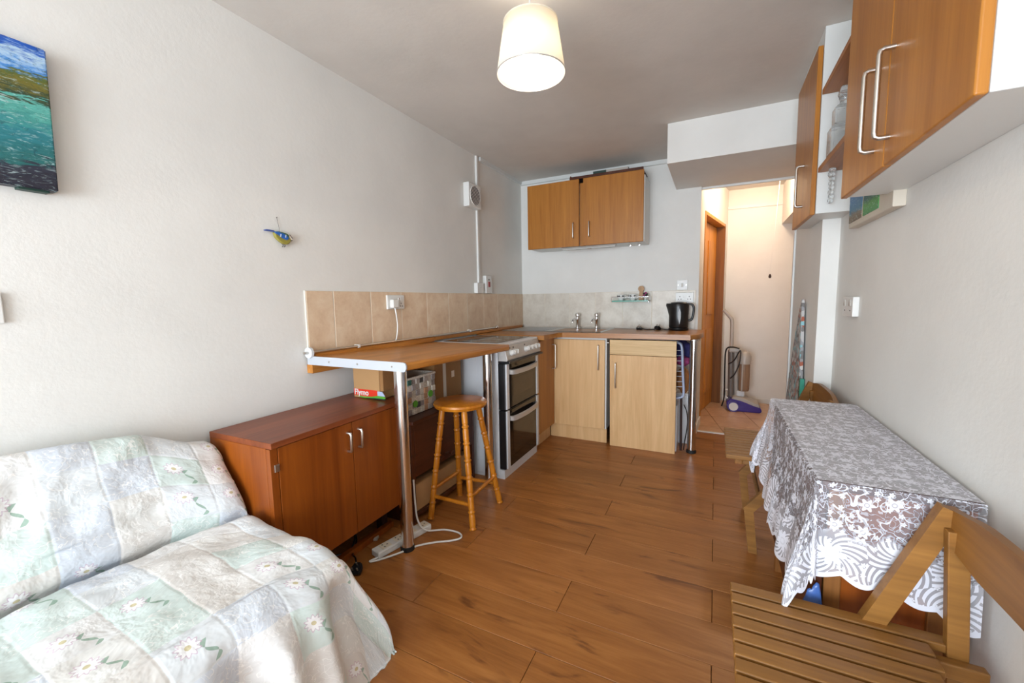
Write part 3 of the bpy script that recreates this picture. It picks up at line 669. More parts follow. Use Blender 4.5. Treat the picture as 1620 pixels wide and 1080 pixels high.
for z0, z1, w0, w1 in ((.468, .772, .09, .24), (.068, .462, .12, .30)):
    d = box('oven_door', cxf-.035, cxf+.012, cy0+.004, cy1-.004, z0, z1, 'black', t, .003)
    for a in (cy0+.03, cy1-.035): box('door_stile', cxf+.006, cxf+.022, a-.03+.014, a+.021, z0+.003, z1-.003, 'whitem', d, .002)
    box('door_glass', cxf+.008, cxf+.018, cy0+.052, cy1-.054, z0+.006, z1-.006, 'bglass', d, .001)
    box('oven_window', cxf+.0175, cxf+.0192, cy0+.11, cy1-.11, z0+w0*.8, z1-.11, 'oveng', d, 0)
    hz = z1-.058; ym = (cy0+cy1)/2
    pts = [(cxf+.018, cy0+.06, hz), (cxf+.04, cy0+.10, hz-.004), (cxf+.05, ym, hz-.006), (cxf+.04, cy1-.10, hz-.004), (cxf+.018, cy1-.06, hz)]
    P = smoothpath(pts, 6); l = bmesh.new(); rings = []
    for p in P: rings.append([l.verts.new(p+Vector((dx, 0, dz))) for dx, dz in ((-.006, -.016), (.006, -.016), (.008, .012), (-.004, .016))])
    for a, b in zip(rings, rings[1:]):
        for k in range(4): l.faces.new((a[k], a[(k+1) % 4], b[(k+1) % 4], b[k]))
    l.faces.new(rings[0][::-1]); l.faces.new(rings[-1]); put('handle', l, 'alu', d, 'auto')

# ------------------------------------------------------------------ kitchen units on the back wall
t = thing('kitchen_worktop', 'L-shaped brown wood-effect worktop holding the sink', 'worktop', (.8, 3.45, .87))
zw = .91; pl = [(.01, cy1+.012), (.605, cy1+.012), (.605, 3.13), (.64, 3.172), (1.605, 3.19), (1.655, 3.27), (1.685, 3.45), (1.675, YB-.025), (.01, YB-.010)]
bm = bmesh.new(); prism(bm, pl, zw-.038, zw, 2)
es = [e for e in bm.edges if abs(e.verts[0].co.z-e.verts[1].co.z) < 1e-4]; bmesh.ops.bevel(bm, geom=es, offset=.008, segments=3, affect='EDGES', profile=.5)
put('slab', bm, 'wtopx', t, 'auto')
l = latheo('leg', [(.030, .02), (.030, .858), (.045, .860), (.045, .872)], (1.625, 3.315), 'chrome', t, 32); latheo('foot', [(.036, 0), (.036, .016), (.031, .024)], (1.625, 3.315), 'rubber', l, 24)
box('joint_strip', .606, .608, cy1+.1, cy1+.1, .88, .90, 'nickel', t, 0) if False else None
# sink
t = thing('sink', 'stainless steel inset sink with drainer in the corner worktop', 'sink', (.5, 3.45, zw))
bm = bmesh.new()
def rect(z, a): return [bm.verts.new((x, y, z)) for x, y in ((a[0], a[2]), (a[1], a[2]), (a[1], a[3]), (a[0], a[3]))]
o1 = rect(zw+.001, (.05, .945, 3.235, 3.745)); o2 = rect(zw+.006, (.058, .937, 3.243, 3.737)); i1 = rect(zw+.003, (.50, .915, 3.27, 3.66)); i2 = rect(zw-.03, (.52, .895, 3.29, 3.64))
for A_, B_ in ((o1, o2), (o2, i1), (i1, i2)):
    for k in range(4): bm.faces.new((A_[k], A_[(k+1) % 4], B_[(k+1) % 4], B_[k]))
bm.faces.new(i2); put('basin', bm, 'steel', t)
for k in range(7): box('drainer_ridge', .10, .44, 3.29+.055*k, 3.305+.055*k, zw+.004, zw+.009, 'steel', t, .002)
rod('plughole', (.71, 3.46, zw-.031), (.71, 3.46, zw-.027), .03, 'chrome', t)
for x, nm in ((.607, 'left of the pair'), (.788, 'right of the pair')):
    t = thing('tap', 'chrome pillar tap with domed head behind the sink, '+nm, 'tap', (x, 3.70, zw+.004), 'sink taps')
    latheo('pillar', [(.022, zw+.004), (.022, zw+.012), (.014, zw+.016), (.013, zw+.07), (.018, zw+.078), (.018, zw+.092), (.010, zw+.098), (.010, zw+.105)], (x, 3.70), 'chrome', t, 20)
    latheo('head', [(.010, zw+.104), (.019, zw+.110), (.022, zw+.13), (.018, zw+.140), (.004, zw+.143)], (x, 3.70), 'chrome', t, 20)
    tubeo('spout', [(x, 3.70, zw+.08), (x-.012, 3.67, zw+.087), (x-.018, 3.635, zw+.085), (x-.02, 3.615, zw+.07), (x-.02, 3.612, zw+.058)], .0105, 'chrome', t, 12)
# base units
t = thing('corner_base_unit', 'beech base unit facing the room between the cooker and the sink unit', 'cabinet', (.3, 3.0, 0))
box('carcass', .02, .535, cy1+.014, 3.215, .12, .868, 'trimw', t); d = box('door', .535, .555, cy1+.016, 3.205, .13, .862, 'beech', t, .002)
box('plinth', .48, .50, cy1+.014, 3.25, 0, .12, 'beechlit', t)
def barh(par, p, q, off, mat='nickel', r=.005):
    p = Vector(p); q = Vector(q); off = Vector(off); d = (q-p).normalized(); b_ = bmesh.new()
    tube(b_, [p, p+off*.7, p+off*.95+d*.004, p+off+d*.014, q+off-d*.014, q+off*.95-d*.004, q+off*.7, q], r, 10, 1, False); return put('handle', b_, mat, par, 'auto')
barh(d, (.555, 3.165, .81), (.555, 3.165, .61), (.028, 0, 0))
t = thing('sink_base_unit', 'beech sink base unit coloured as daylit, with one door and kickboard', 'cabinet', (.74, 3.5, 0))
box('carcass', .54, .99, 3.243, 3.76, .12, .868, 'trimw', t); d = box('door', .497, .98, 3.222, 3.242, .125, .852, 'beechlit', t, .002)
barh(d, (.932, 3.222, .812), (.932, 3.222, .615), (0, -.028, 0)); box('kickboard', .502, .99, 3.258, 3.274, 0, .118, 'beechlit', t)
rod('hinge_bolt', (.992, 3.26, .83), (1.004, 3.26, .83), .012, 'nickel', t, seg=12)
# loose appliance door leaning under the worktop
t = thing('loose_cabinet_door', 'beech cabinet door with drawer front, coloured as daylit, leaning under the worktop', 'cabinet door', (1.27, 3.21, 0))
def lean(name, x0, x1, z0, z1, mat, par, th=.018, off=0):
    yb = lambda z: 3.238-.03*z/.86-off
    bm = bmesh.new(); bar(bm, ((x0+x1)/2, yb(z0)-th/2, z0), ((x0+x1)/2, yb(z1)-th/2, z1), x1-x0, th, (0, 1, 0), .0015); return put(name, bm, mat, par)
d = lean('door_panel', 1.026, 1.515, .0, .742, 'beechlit', t); lean('drawer_front', 1.026, 1.513, .745, .862, 'beechx', t)
barh(d, (1.074, 3.195, .68), (1.074, 3.20, .483), (0, -.028, 0))
# fridge-like dark appliance space: things kept in the gap beside the loose door
t = thing('clothes_airer', 'folded clothes airer of pale blue tube beside the loose door', 'airer', (1.5, 3.32, .02))
for yy in (3.30, 3.34): tubeo('tube_frame', [(1.46, yy, .845), (1.515, yy, .84), (1.542, yy, .80), (1.552, yy, .62), (1.562, yy, .46), (1.545, yy, .425), (1.50, yy, .415)], .0085, 'airer', t, 10)
for k in range(8): rod('wire_rung', (1.47, 3.305+.003*(k % 2), .78-.04*k), (1.55, 3.335, .78-.04*k), .003, 'whitem', t, seg=8)
rod('frame_leg', (1.545, 3.32, .43), (1.55, 3.33, .0), .009, 'plinth', t, seg=10)
def blob(name, c, r, mat, label, cat, sx=(1, 1, 1), seed=0, amp=.25):
    bm = bmesh.new(); bmesh.ops.create_icosphere(bm, subdivisions=4, radius=1)
    for v in bm.verts:
        n = noise.noise(v.co*1.7+Vector((seed, 0, 0)))*amp+noise.noise(v.co*4.+Vector((0, seed, 0)))*amp*.4
        v.co = Vector([c[k]+v.co[k]*(1+n)*r*sx[k] for k in range(3)])
    o = put(name, bm, mat, None, True, (c[0], c[1], c[2]-r*sx[2])); return tag(o, label, cat)
box_ = thing('storage_crate', 'white plastic crate at the back under the worktop end', 'crate', (1.4, 3.6, 0))
bm = bmesh.new(); 
for a in ((1.1, 1.60, 3.5, 3.74, .0, .01), (1.1, 1.11, 3.5, 3.74, .01, .40), (1.59, 1.60, 3.5, 3.74, .01, .40), (1.11, 1.59, 3.5, 3.51, .01, .40), (1.11, 1.59, 3.73, 3.74, .01, .40)): bx(bm, *a, .002)
put('tub', bm, 'whitem', box_); box('rim', 1.09, 1.61, 3.49, 3.75, .40, .415, 'whitem', box_, .004)
blob('purple_bag', (1.52, 3.52, .76), .09, 'navyc', 'dark blue cloth bundle stuffed under the worktop end', 'cloth', (1., 1., 1.0), 1)
blob('pink_cloth', (1.54, 3.44, .685), .055, 'pinkc', 'pink cloth bundle below the dark blue one, beside the chrome leg', 'cloth', (1., .8, .7), 4)
blob('wicker_bag', (1.545, 3.46, .53), .065, 'wicker', 'tan wicker bag hanging behind the clothes airer', 'bag', (.75, .8, 1.5), 7)
o = box('white_board', 1.492, 1.522, 3.28, 3.48, .0, .36, 'whitem', None, .004); tag(o, 'narrow white board standing on edge beside the loose door', 'board')
o = tubeo('black_lead', [(1.56, 3.42, .34), (1.585, 3.40, .28), (1.59, 3.38, .18), (1.575, 3.36, .06), (1.57, 3.35, .0)], .004, 'black', None, 8, base=(1.57, 3.37, 0)); tag(o, 'black lead hanging down behind the worktop chrome leg', 'cable')

# kettle, its plugs and lead
KX, KY = 1.488, 3.665
t = thing('kettle', 'black plastic jug kettle at the right end of the worktop', 'kettle', (KX, KY, zw))
latheo('base', [(.074, zw), (.078, zw+.005), (.078, zw+.018), (.070, zw+.022)], (KX, KY), 'black', t, 32)
bm = bmesh.new(); seg = 40; rings = []
for r, z in ((.072, .022), (.076, .03), (.076, .12), (.078, .18), (.079, .205), (.074, .222)):
    ring = []
    for k in range(seg):
        a = 2*pi*k/seg; sp = max(0, cos(a-pi))**14*(sm(.13, .22, z))*.024
        ring.append(bm.verts.new((KX+(r+sp)*cos(a), KY+(r+sp)*sin(a), zw+z)))
    rings.append(ring)
for a, b in zip(rings, rings[1:]):
    for k in range(seg): bm.faces.new((a[k], a[(k+1) % seg], b[(k+1) % seg], b[k]))
bm.faces.new(rings[0][::-1]); bm.faces.new(rings[-1]); put('jug', bm, 'black', t, 'auto')
latheo('lid', [(.068, zw+.221), (.06, zw+.231), (.0, zw+.236)], (KX, KY), 'black', t, 32, False)
tubeo('handle', [(KX+.066, KY, zw+.215), (KX+.095, KY, zw+.215), (KX+.112, KY, zw+.19), (KX+.110, KY, zw+.13), (KX+.098, KY, zw+.09), (KX+.076, KY, zw+.082)], .0095, 'black', t, 12)
prismo('water_gauge', [(KX+.012, zw+.05), (KX+.022, zw+.10), (KX+.022, zw+.15), (KX+.012, zw+.185), (KX+.002, zw+.15), (KX+.002, zw+.10)], KY-.079, KY-.074, 1, 'vacdark', t)
plug('kettle_plug', (1.176, 3.64, zw+.002), 'upturned black mains plug near the sink on the worktop', 'black', .2, .25)
plug('black_plug', (1.325, 3.645, zw+.004), 'black mains plug lying nearer the kettle on the worktop', 'black', -.5, -.5)
o = tubeo('kettle_lead', [(1.20, 3.64, zw+.008), (1.25, 3.62, zw+.005), (1.30, 3.64, zw+.006), (1.35, 3.64, zw+.010), (1.39, 3.62, zw+.006), (1.42, 3.62, zw+.006)], .0045, 'black', None, 8, base=(1.3, 3.63, zw)); tag(o, 'black flex running along the worktop to the kettle', 'cable')

# small glass shelf with ornaments
t = thing('glass_shelf', 'small glass wall shelf with chrome rail above the worktop', 'shelf', (1.085, 3.72, 1.155))
box('glass_plate', .935, 1.243, 3.66, YB-.009, 1.152, 1.162, 'tealg', t, .001)
for z in (1.192,): bm = bmesh.new(); tube(bm, [(.932, YB-.01, z), (.932, 3.656, z), (1.246, 3.656, z), (1.246, YB-.01, z)], .004, 8, 1, False); put('rail', bm, 'chrome', t, 'auto')
for x in (.932, 1.246): rod('post', (x, 3.656, 1.15), (x, 3.656, 1.195), .004, 'chrome', t, seg=8); box('bracket', x-.004, x+.004, 3.66, YB-.009, 1.148, 1.155, 'chrome', t, .001)
def cup(x, label):
    t = thing('ornament_cup', label, 'cup', (x, 3.71, 1.162)); latheo('bowl', [(.018, 1.163), (.03, 1.18), (.034, 1.215), (.031, 1.215), (.027, 1.182), (.0, 1.168)], (x, 3.71), 'white', t, 24, False)
    for a in (-.9, -1.9, -2.6): rod('dark_spot', (x+.031*cos(a), 3.71+.031*sin(a), 1.20), (x+.0355*cos(a), 3.71+.0355*sin(a), 1.20), .007, 'black', t, seg=10)
    tubeo('handle', [(x+.03, 3.71, 1.208), (x+.046, 3.71, 1.20), (x+.044, 3.71, 1.185), (x+.028, 3.71, 1.178)], .004, 'white', t, 8)
cup(1.005, 'white spotted cup at the left end of the small glass shelf'); cup(1.105, 'white spotted cup in the middle of the small glass shelf')
t = thing('wooden_figure', 'flat wooden figure with round head on the small glass shelf', 'figure', (1.172, 3.74, 1.162))
prismo('body', [(1.152, 1.162), (1.192, 1.162), (1.187, 1.24), (1.157, 1.24)], 3.735, 3.747, 1, 'ginger', t, .002); rod('head', (1.172, 3.735, 1.262), (1.172, 3.747, 1.262), .026, 'ginger', t, seg=24)
t = thing('dark_flower_ornament', 'small dark flower ornament at the right end of the glass shelf', 'ornament', (1.215, 3.69, 1.162))
rod('stem', (1.215, 3.69, 1.162), (1.215, 3.69, 1.20), .006, 'white', t, seg=8)
for k in range(5): bm = bmesh.new(); a = k*2*pi/5; bmesh.ops.create_uvsphere(bm, u_segments=10, v_segments=6, radius=.01, matrix=Matrix.Translation((1.215+.012*cos(a), 3.687, 1.212+.012*sin(a)))); put('petal', bm, 'pinkc' if k % 2 else 'black', t, True)

def plate_y(name, label, cat, x0, x1, z0, z1, kind):
    t = thing(name, label, cat, ((x0+x1)/2, YB, z0)); y = YB-.009 if z1 < 1.25 else YB
    box('plate', x0, x1, y-.012, y, z0, z1, 'white', t, .003); xm, zm = (x0+x1)/2, (z0+z1)/2
    if kind == 'switch':
        box('rocker', xm-.008, xm+.008, y-.018, y-.011, zm-.016, zm+.016, 'vacgrey', t, .002)
        for x in (x0+.012, x1-.012): rod('screw', (x, y-.013, zm), (x, y-.011, zm), .004, 'nickel', t, seg=10)
    else:
        for x in (x0+.035, x1-.035):
            for dx, dz in ((0, .012), (-.010, -.010), (.010, -.010)): box('slot', x+dx-.003, x+dx+.003, y-.0125, y-.0115, zm+dz-.004, zm+dz+.004, 'sock_d', t, 0)
        for x in (xm-.012, xm+.004): box('rocker', x, x+.008, y-.016, y-.011, zm+.004, zm+.022, 'white', t, .001)
    return t
plate_y('wall_switch', 'square light switch on the wall above the kettle', 'switch', 1.459, 1.545, 1.243, 1.328, 'switch')
plate_y('double_socket', 'white double socket on the tiles right behind the kettle', 'socket', 1.451, 1.594, 1.130, 1.222, 'socket')

# ------------------------------------------------------------------ wall cupboards, back wall
def wall_unit(x0, x1, label, hx, rside):
    t = thing('wall_cupboard', label, 'cabinet', ((x0+x1)/2, YB, 1.64), 'upper cupboards on the back wall')
    box('carcass', x0+.004, x1-.002, 3.508, YB, 1.642, 2.165, 'trimw', t)
    d = box('door', x0, x1 if not rside else x1-.008, 3.487, 3.507, 1.638, 2.20, 'beech', t, .003)
    barh(d, (hx, 3.487, 1.836), (hx, 3.487, 1.71), (0, -.026, 0)); return t
wall_unit(.203, .684, 'left beech wall cupboard above the sink, nearer the corner', .638, False)
wall_unit(.722, 1.228, 'right beech wall cupboard above the sink with white side showing', .778, True)
o = box('cupboard_filler', .685, .721, 3.515, 3.76, 1.642, 2.17, 'beech', None, .001); tag(o, 'narrow recessed beech filler between the two wall cupboards', 'filler')
t = thing('under_cupboard_light', 'slim white strip light under the back wall cupboards', 'light fitting', (.75, 3.56, 1.62)); box('batten', .50, .99, 3.55, 3.575, 1.630, 1.641, 'vacgrey', t, .002); rod('tube', (.51, 3.562, 1.626), (.98, 3.562, 1.626), .004, 'white', t, seg=12)
for x, nm in ((1.105, 'left'), (1.178, 'right')):
    o = tubeo('cup_hook', [(x, 3.55, 1.642), (x, 3.55, 1.632), (x-.006, 3.55, 1.624), (x, 3.55, 1.615), (x+.008, 3.55, 1.62)], .003, 'chrome', None, 8, base=(x, 3.55, 1.642)); tag(o, 'small metal cup hook under the right cupboard, the %s one' % nm, 'hook', 'cup hooks')
t = thing('serving_tray', 'dark tray lying on top of the back wall cupboards', 'tray', (.85, 3.6, 2.2)); box('base', .62, 1.21, 3.50, 3.74, 2.202, 2.212, 'plinth', t, .003); box('rim', .60, 1.215, 3.492, 3.502, 2.202, 2.224, 'dark', t, .003); box('rim', .60, .61, 3.502, 3.74, 2.202, 2.235, 'dark', t, .003)
t = thing('green_box', 'flat green and grey box lying on the tray above the cupboards', 'box', (.95, 3.62, 2.213)); box('carton', .80, 1.09, 3.52, 3.72, 2.214, 2.25, 'vacgrey', t, .003); box('green_end', .799, .91, 3.518, 3.721, 2.2145, 2.2505, 'darkgreen', t, .002)

# ------------------------------------------------------------------ left wall fittings
t = thing('landscape_canvas', 'unframed oil landscape canvas of blue sky, hill and teal water', 'painting', (0, .25, 1.51)); 
bm = bmesh.new(); prism(bm, [(-.12, 1.512), (.516, 1.512), (.524, 1.903), (-.12, 1.903)], .0, .038, 0); bmesh.ops.bevel(bm, geom=bm.edges[:], offset=.003, segments=2, affect='EDGES'); put('painted_canvas', bm, 'art', t)
box('corner_block', .0, .03, .44, .50, 1.506, 1.514, 'darkgreen', t, .001)
t = thing('bird_ornament', 'painted blue and yellow bird ornament hanging on the left wall', 'ornament', (.01, 1.2, 1.44))
def bp(u, v): return (1.136+(u-205)/565*.128, 1.502-(v-510)/ 330*.072)      # traced in the wall plane, built 14 mm thick
prismo('body', [bp(*p) for p in ((385, 560), (450, 535), (560, 540), (650, 555), (690, 580), (720, 640), (725, 690), (690, 745), (630, 775), (560, 765), (480, 715), (410, 650))], .004, .022, 0, plain('bird_yellow', S(150, 140, 62), .4), t, .004)
prismo('back', [bp(*p) for p in ((385, 545), (460, 530), (560, 538), (650, 553), (690, 585), (680, 630), (600, 590), (480, 570))], .003, .0235, 0, plain('bird_green', S(72, 110, 70), .4), t, .002)
wg = prismo('wing', [bp(*p) for p in ((380, 545), (450, 540), (560, 560), (640, 600), (670, 650), (620, 685), (540, 660), (450, 600), (390, 575))], .02, .027, 0, plain('bird_blue', S(40, 100, 180), .4), t, .002)
for a in (490, 595): prismo('wing_bar', [bp(a-12, 640), bp(a+2, 640), bp(a+14, 580), bp(a, 580)], .026, .0285, 0, 'whitem', wg)
prismo('tail', [bp(*p) for p in ((205, 535), (245, 515), (400, 520), (410, 550), (215, 548))], .006, .018, 0, plain('bird_tail', S(76, 96, 160), .4), t, .002)
hd = prismo('head', [bp(*p) for p in ((675, 590), (700, 560), (740, 590), (765, 640), (755, 675), (720, 660), (685, 630))], .006, .022, 0, plain('bird_face', S(232, 222, 210), .4), t, .003)
prismo('eye_stripe', [bp(*p) for p in ((690, 565), (700, 562), (765, 640), (750, 635))], .0215, .0235, 0, 'black', hd); prismo('beak', [bp(*p) for p in ((745, 665), (770, 672), (765, 685), (740, 680))], .01, .018, 0, 'black', hd)
for a in (560, 600): tubeo('foot', [(.012, *bp(a+5, 765)), (.012, *bp(a+15, 800)), (.014, *bp(a-10, 825))], .0018, 'black', t, 6, 1, False)
rod('thread', (.008, *bp(540, 540)), (.002, *bp(508, 240)), .0006, 'plinth', t, seg=6); rod('nail', (0, *bp(508, 240)), (.006, *bp(508, 240)), .0014, 'plinth', t, seg=8)

t = thing('double_socket', 'white double socket with plugged-in flex on the beige tiles', 'socket', (.009, 1.92, 1.135))
box('plate', .009, .021, 1.848, 1.995, 1.137, 1.222, 'white', t, .003); p_ = box('plug', .021, .05, 1.865, 1.915, 1.145, 1.195, 'white', t, .006, 3)
for a, b in ((1.945, .0), (1.965, 0.)): box('rocker', .02, .025, a-.006, a+.004, 1.185, 1.205, 'white', t, .001)
box('rocker_mark', .0245, .0252, 1.945, 1.949, 1.198, 1.203, 'redsw', t, 0)
for a, b in ((1.965, 1.172), (1.957, 1.155), (1.975, 1.155)): box('slot', .0205, .0215, a-.003, a+.003, b-.003, b+.003, 'sock_d', t, 0)
tubeo('flex', [(.04, 1.888, 1.146), (.042, 1.895, 1.10), (.034, 1.91, 1.03), (.03, 1.90, .96), (.028, 1.885, .945)], .0042, 'white', p_, 8)

t = thing('extractor_fan', 'square white extractor fan with round grille on the left wall', 'fan', (0, 2.82, 1.9)); fy0, fy1, fz0, fz1 = 2.735, 2.915, 1.905, 2.085
box('housing', 0, .052, fy0, fy1, fz0, fz1, 'white', t, .006, 3); ym, zm = (fy0+fy1)/2, (fz0+fz1)/2
rod('grille_recess', (.0515, ym, zm), (.0535, ym, zm), .072, 'sock_d', t, seg=40)
for k in range(-6, 7): 
    z = zm+k*.0105; hw = math.sqrt(max(0, .072**2-(k*.0105)**2)); box('slat', .053, .0565, ym-hw, ym+hw, z-.0017, z+.0017, 'white', t, 0)
bm = bmesh.new(); tube(bm, [(.0535, ym+.073*cos(q*pi/20), zm+.073*sin(q*pi/20)) for q in range(41)], .003, 6, 1, False); put('grille_ring', bm, 'white', t, True)
t = thing('cable_trunking', 'white vertical cable trunking running down the wall from the fan', 'trunking', (0, 2.93, 1.33)); box('upper_run', 0, .016, 2.918, 2.944, fz1-.06, ZC-.002, 'white', t, .002); box('lower_run', 0, .016, 2.912, 2.938, 1.325, fz0+.06, 'white', t, .002)
t = thing('junction_box', 'white junction box at the foot of the cable trunking', 'junction box', (0, 2.93, 1.242)); box('case', 0, .033, 2.86, 2.96, 1.243, 1.325, 'white', t, .003); rod('screw', (.033, 2.91, 1.285), (.0345, 2.91, 1.285), .005, 'nickel', t, seg=10)
t = thing('cooker_switch', 'white wall switch with red rocker beside the junction box', 'switch', (0, 3.05, 1.242)); box('plate', 0, .034, 3.0, 3.098, 1.243, 1.39, 'white', t, .003); box('red_rocker', .033, .039, 3.035, 3.062, 1.295, 1.34, 'redsw', t, .002); box('neon', .033, .036, 3.04, 3.056, 1.35, 1.362, 'sock_d', t, .001)
t = thing('wall_switch', 'white switch plate on the left wall above the sofa bed', 'switch', (0, .345, 1.14)); box('plate', 0, .012, .30, .388, 1.138, 1.222, 'white', t, .003); box('rocker', .012, .017, .335, .352, 1.165, 1.195, 'white', t, .002)

# ------------------------------------------------------------------ pendant lamp
LX, LY = 1.152, 1.4; zb, ztp = 1.968, 2.135
t = thing('pendant_lamp', 'lit pendant lamp with cream tapered drum shade', 'lamp', (LX, LY, zb))
bm = bmesh.new(); lathe(bm, [(.120, zb), (.093, ztp)], (LX, LY), 64, False); o = put('lamp_shade', bm, 'shade', t, True); so = o.modifiers.new('thickness', 'SOLIDIFY'); so.thickness = .0015
for r, z, m_ in ((.1205, zb, 'alu'), (.0935, ztp, 'shade')): bm = bmesh.new(); tube(bm, [(LX+r*cos(q*pi/32), LY+r*sin(q*pi/32), z) for q in range(65)], .0022, 6, 1, False); put('shade_rim', bm, m_, t, True)
latheo('bulb', [(.0, 2.005), (.020, 2.01), (.030, 2.035), (.022, 2.065), (.013, 2.08), (.013, 2.09)], (LX, LY), 'bulb', t, 24, False)
latheo('bulb_holder', [(.0, 2.088), (.018, 2.09), (.018, 2.13), (.006, 2.145), (.0, 2.15)], (LX, LY), 'white', t, 20, False)
for k in range(3): a = k*2*pi/3+.4; rod('shade_spoke', (LX, LY, 2.12), (LX+.093*cos(a), LY+.093*sin(a), ztp), .0018, 'white', t, seg=6)
tubeo('cord', [(LX, LY, 2.14), (LX-.002, LY, 2.2), (LX+.001, LY, 2.27), (LX, LY, ZC)], .0032, 'white', t, 8); latheo('ceiling_rose', [(.0, ZC-.03), (.02, ZC-.028), (.045, ZC-.012), (.048, ZC)], (LX, LY), 'white', t, 28, False)
point('pendant_bulb_light', (LX, LY, 2.03), 19, (1, .84, .66), .03)

# ------------------------------------------------------------------ right wall: cupboards, shelves, picture
CX = 2.13
t = thing('wall_cupboard', 'near beech wall cupboard with two long handles on the right wall', 'cabinet', (2.2, 1.39, 1.5), 'cupboards on the right wall')
box('carcass', CX+.02, XR, .985, 1.785, 1.505, 2.25, 'trimw', t, .002)
for a, b in ((.982, 1.394), (1.397, 1.79)): d = box('door', CX, CX+.019, a, b, 1.503, 2.25, 'beech', t, .004, 3); hy = 1.362 if a < 1.2 else 1.475; barh(d, (CX, hy, 1.775), (CX, hy, 1.565), (-.03, 0, 0), r=.006)
t = thing('wall_cupboard', 'far beech wall cupboard with one handle on the right wall', 'cabinet', (2.2, 2.55, 1.54), 'cupboards on the right wall')
bm = bmesh.new(); bx(bm, CX+.02, XR, 2.305, 2.5, 1.545, ZC-.001, .001); bx(bm, CX+.02, 2.214, 2.499, 2.79, 1.545, ZC-.001, .001); put('carcass', bm, 'trimw', t)
d = box('door', CX, CX+.019, 2.315, 2.795, 1.543, 2.265, 'beech', t, .003); barh(d, (CX, 2.52, 1.815), (CX, 2.52, 1.62), (-.03, 0, 0), r=.006)
for z, lab in ((1.722, 'lower pine shelf with decanter between the right wall cupboards'), (2.052, 'upper pine shelf between the right wall cupboards')):
    o = box('pine_shelf', CX+.02, XR, 1.79, 2.303, z, z+.022, 'shelfw', None, .002); tag(o, lab, 'shelf', 'pine shelves')
# decanter: square cut glass with neck and faceted stopper
t = thing('glass_decanter', 'square cut-glass decanter with stopper on the lower pine shelf', 'decanter', (2.20, 2.14, 1.744))
def sq(name, c, prof, mat, par, bev=.006):
    bm = bmesh.new(); rings = [[bm.verts.new((c[0]+sx*h, c[1]+sy*h, z)) for sx, sy in ((-1, -1), (1, -1), (1, 1), (-1, 1))] for h, z in prof]
    for a, b in zip(rings, rings[1:]):
        for k in range(4): bm.faces.new((a[k], a[(k+1) % 4], b[(k+1) % 4], b[k]))
    bm.faces.new(rings[0][::-1]); bm.faces.new(rings[-1]); bmesh.ops.bevel(bm, geom=bm.edges[:], offset=bev, segments=2, affect='EDGES'); return put(name, bm, mat, par)
sq('bottle', (2.20, 2.15), [(.045, 1.745), (.045, 1.86)], 'glass', t, .008); sq('shoulder', (2.20, 2.15), [(.034, 1.861), (.034, 1.935)], 'glass', t, .006)
latheo('neck', [(.018, 1.936), (.016, 1.955), (.02, 1.965)], (2.20, 2.15), 'glass', t, 16); sq('stopper', (2.20, 2.15), [(.014, 1.966), (.022, 1.985), (.016, 2.01)], 'glass', t, .003)
t = thing('glass_bottle', 'second glass bottle on the lower shelf behind the near cupboard door', 'bottle', (2.21, 2.0, 1.744)); latheo('body', [(.03, 1.745), (.034, 1.76), (.034, 1.86), (.014, 1.90), (.013, 1.95), (.017, 1.955)], (2.21, 2.0), 'glass', t, 20); bm = bmesh.new(); bmesh.ops.create_icosphere(bm, subdivisions=2, radius=.02, matrix=Matrix.Translation((2.21, 2.0, 1.972))); put('stopper', bm, 'glass', t)
t = thing('bead_string', 'string of clear glass beads hanging from the lower pine shelf', 'bead string', (2.19, 2.25, 1.57))
rod('wire', (2.19, 2.25, 1.575), (2.19, 2.25, 1.722), .001, 'nickel', t, seg=6)
for k in range(8): bm = bmesh.new(); bmesh.ops.create_icosphere(bm, subdivisions=2, radius=.011 if k < 6 else .014, matrix=Matrix.Translation((2.19+.002*(k % 2), 2.25, 1.585+.0185*k))); put('bead', bm, 'glass', t)
t = thing('boxed_picture', 'small pale-framed picture of birches and meadow under the near cupboard', 'picture', (2.27, 1.97, 1.455))
box('frame', 2.252, XR, 1.735, 2.215, 1.455, 1.60, 'canvas', t, .003); box('left_picture', 2.2495, 2.254, 2.045, 2.205, 1.475, 1.595, 'art2', t, 0); box('right_picture', 2.2495, 2.254, 1.86, 2.025, 1.475, 1.595, 'art3', t, 0)
t = thing('wall_socket', 'white switched socket on the right wall above the lace table', 'socket', (XR, 2.21, 1.09)); box('plate', XR-.022, XR, 2.135, 2.285, 1.088, 1.17, 'white', t, .003)
for y in (2.17, 2.245): prismo('rocker', [(y-.012, 1.132), (y+.012, 1.132), (y+.004, 1.158), (y-.004, 1.158)], XR-.026, XR-.021, 0, 'vacgrey', t); box('slot', XR-.0225, XR-.0215, y-.006, y+.006, 1.11, 1.115, 'sock_d', t, 0)

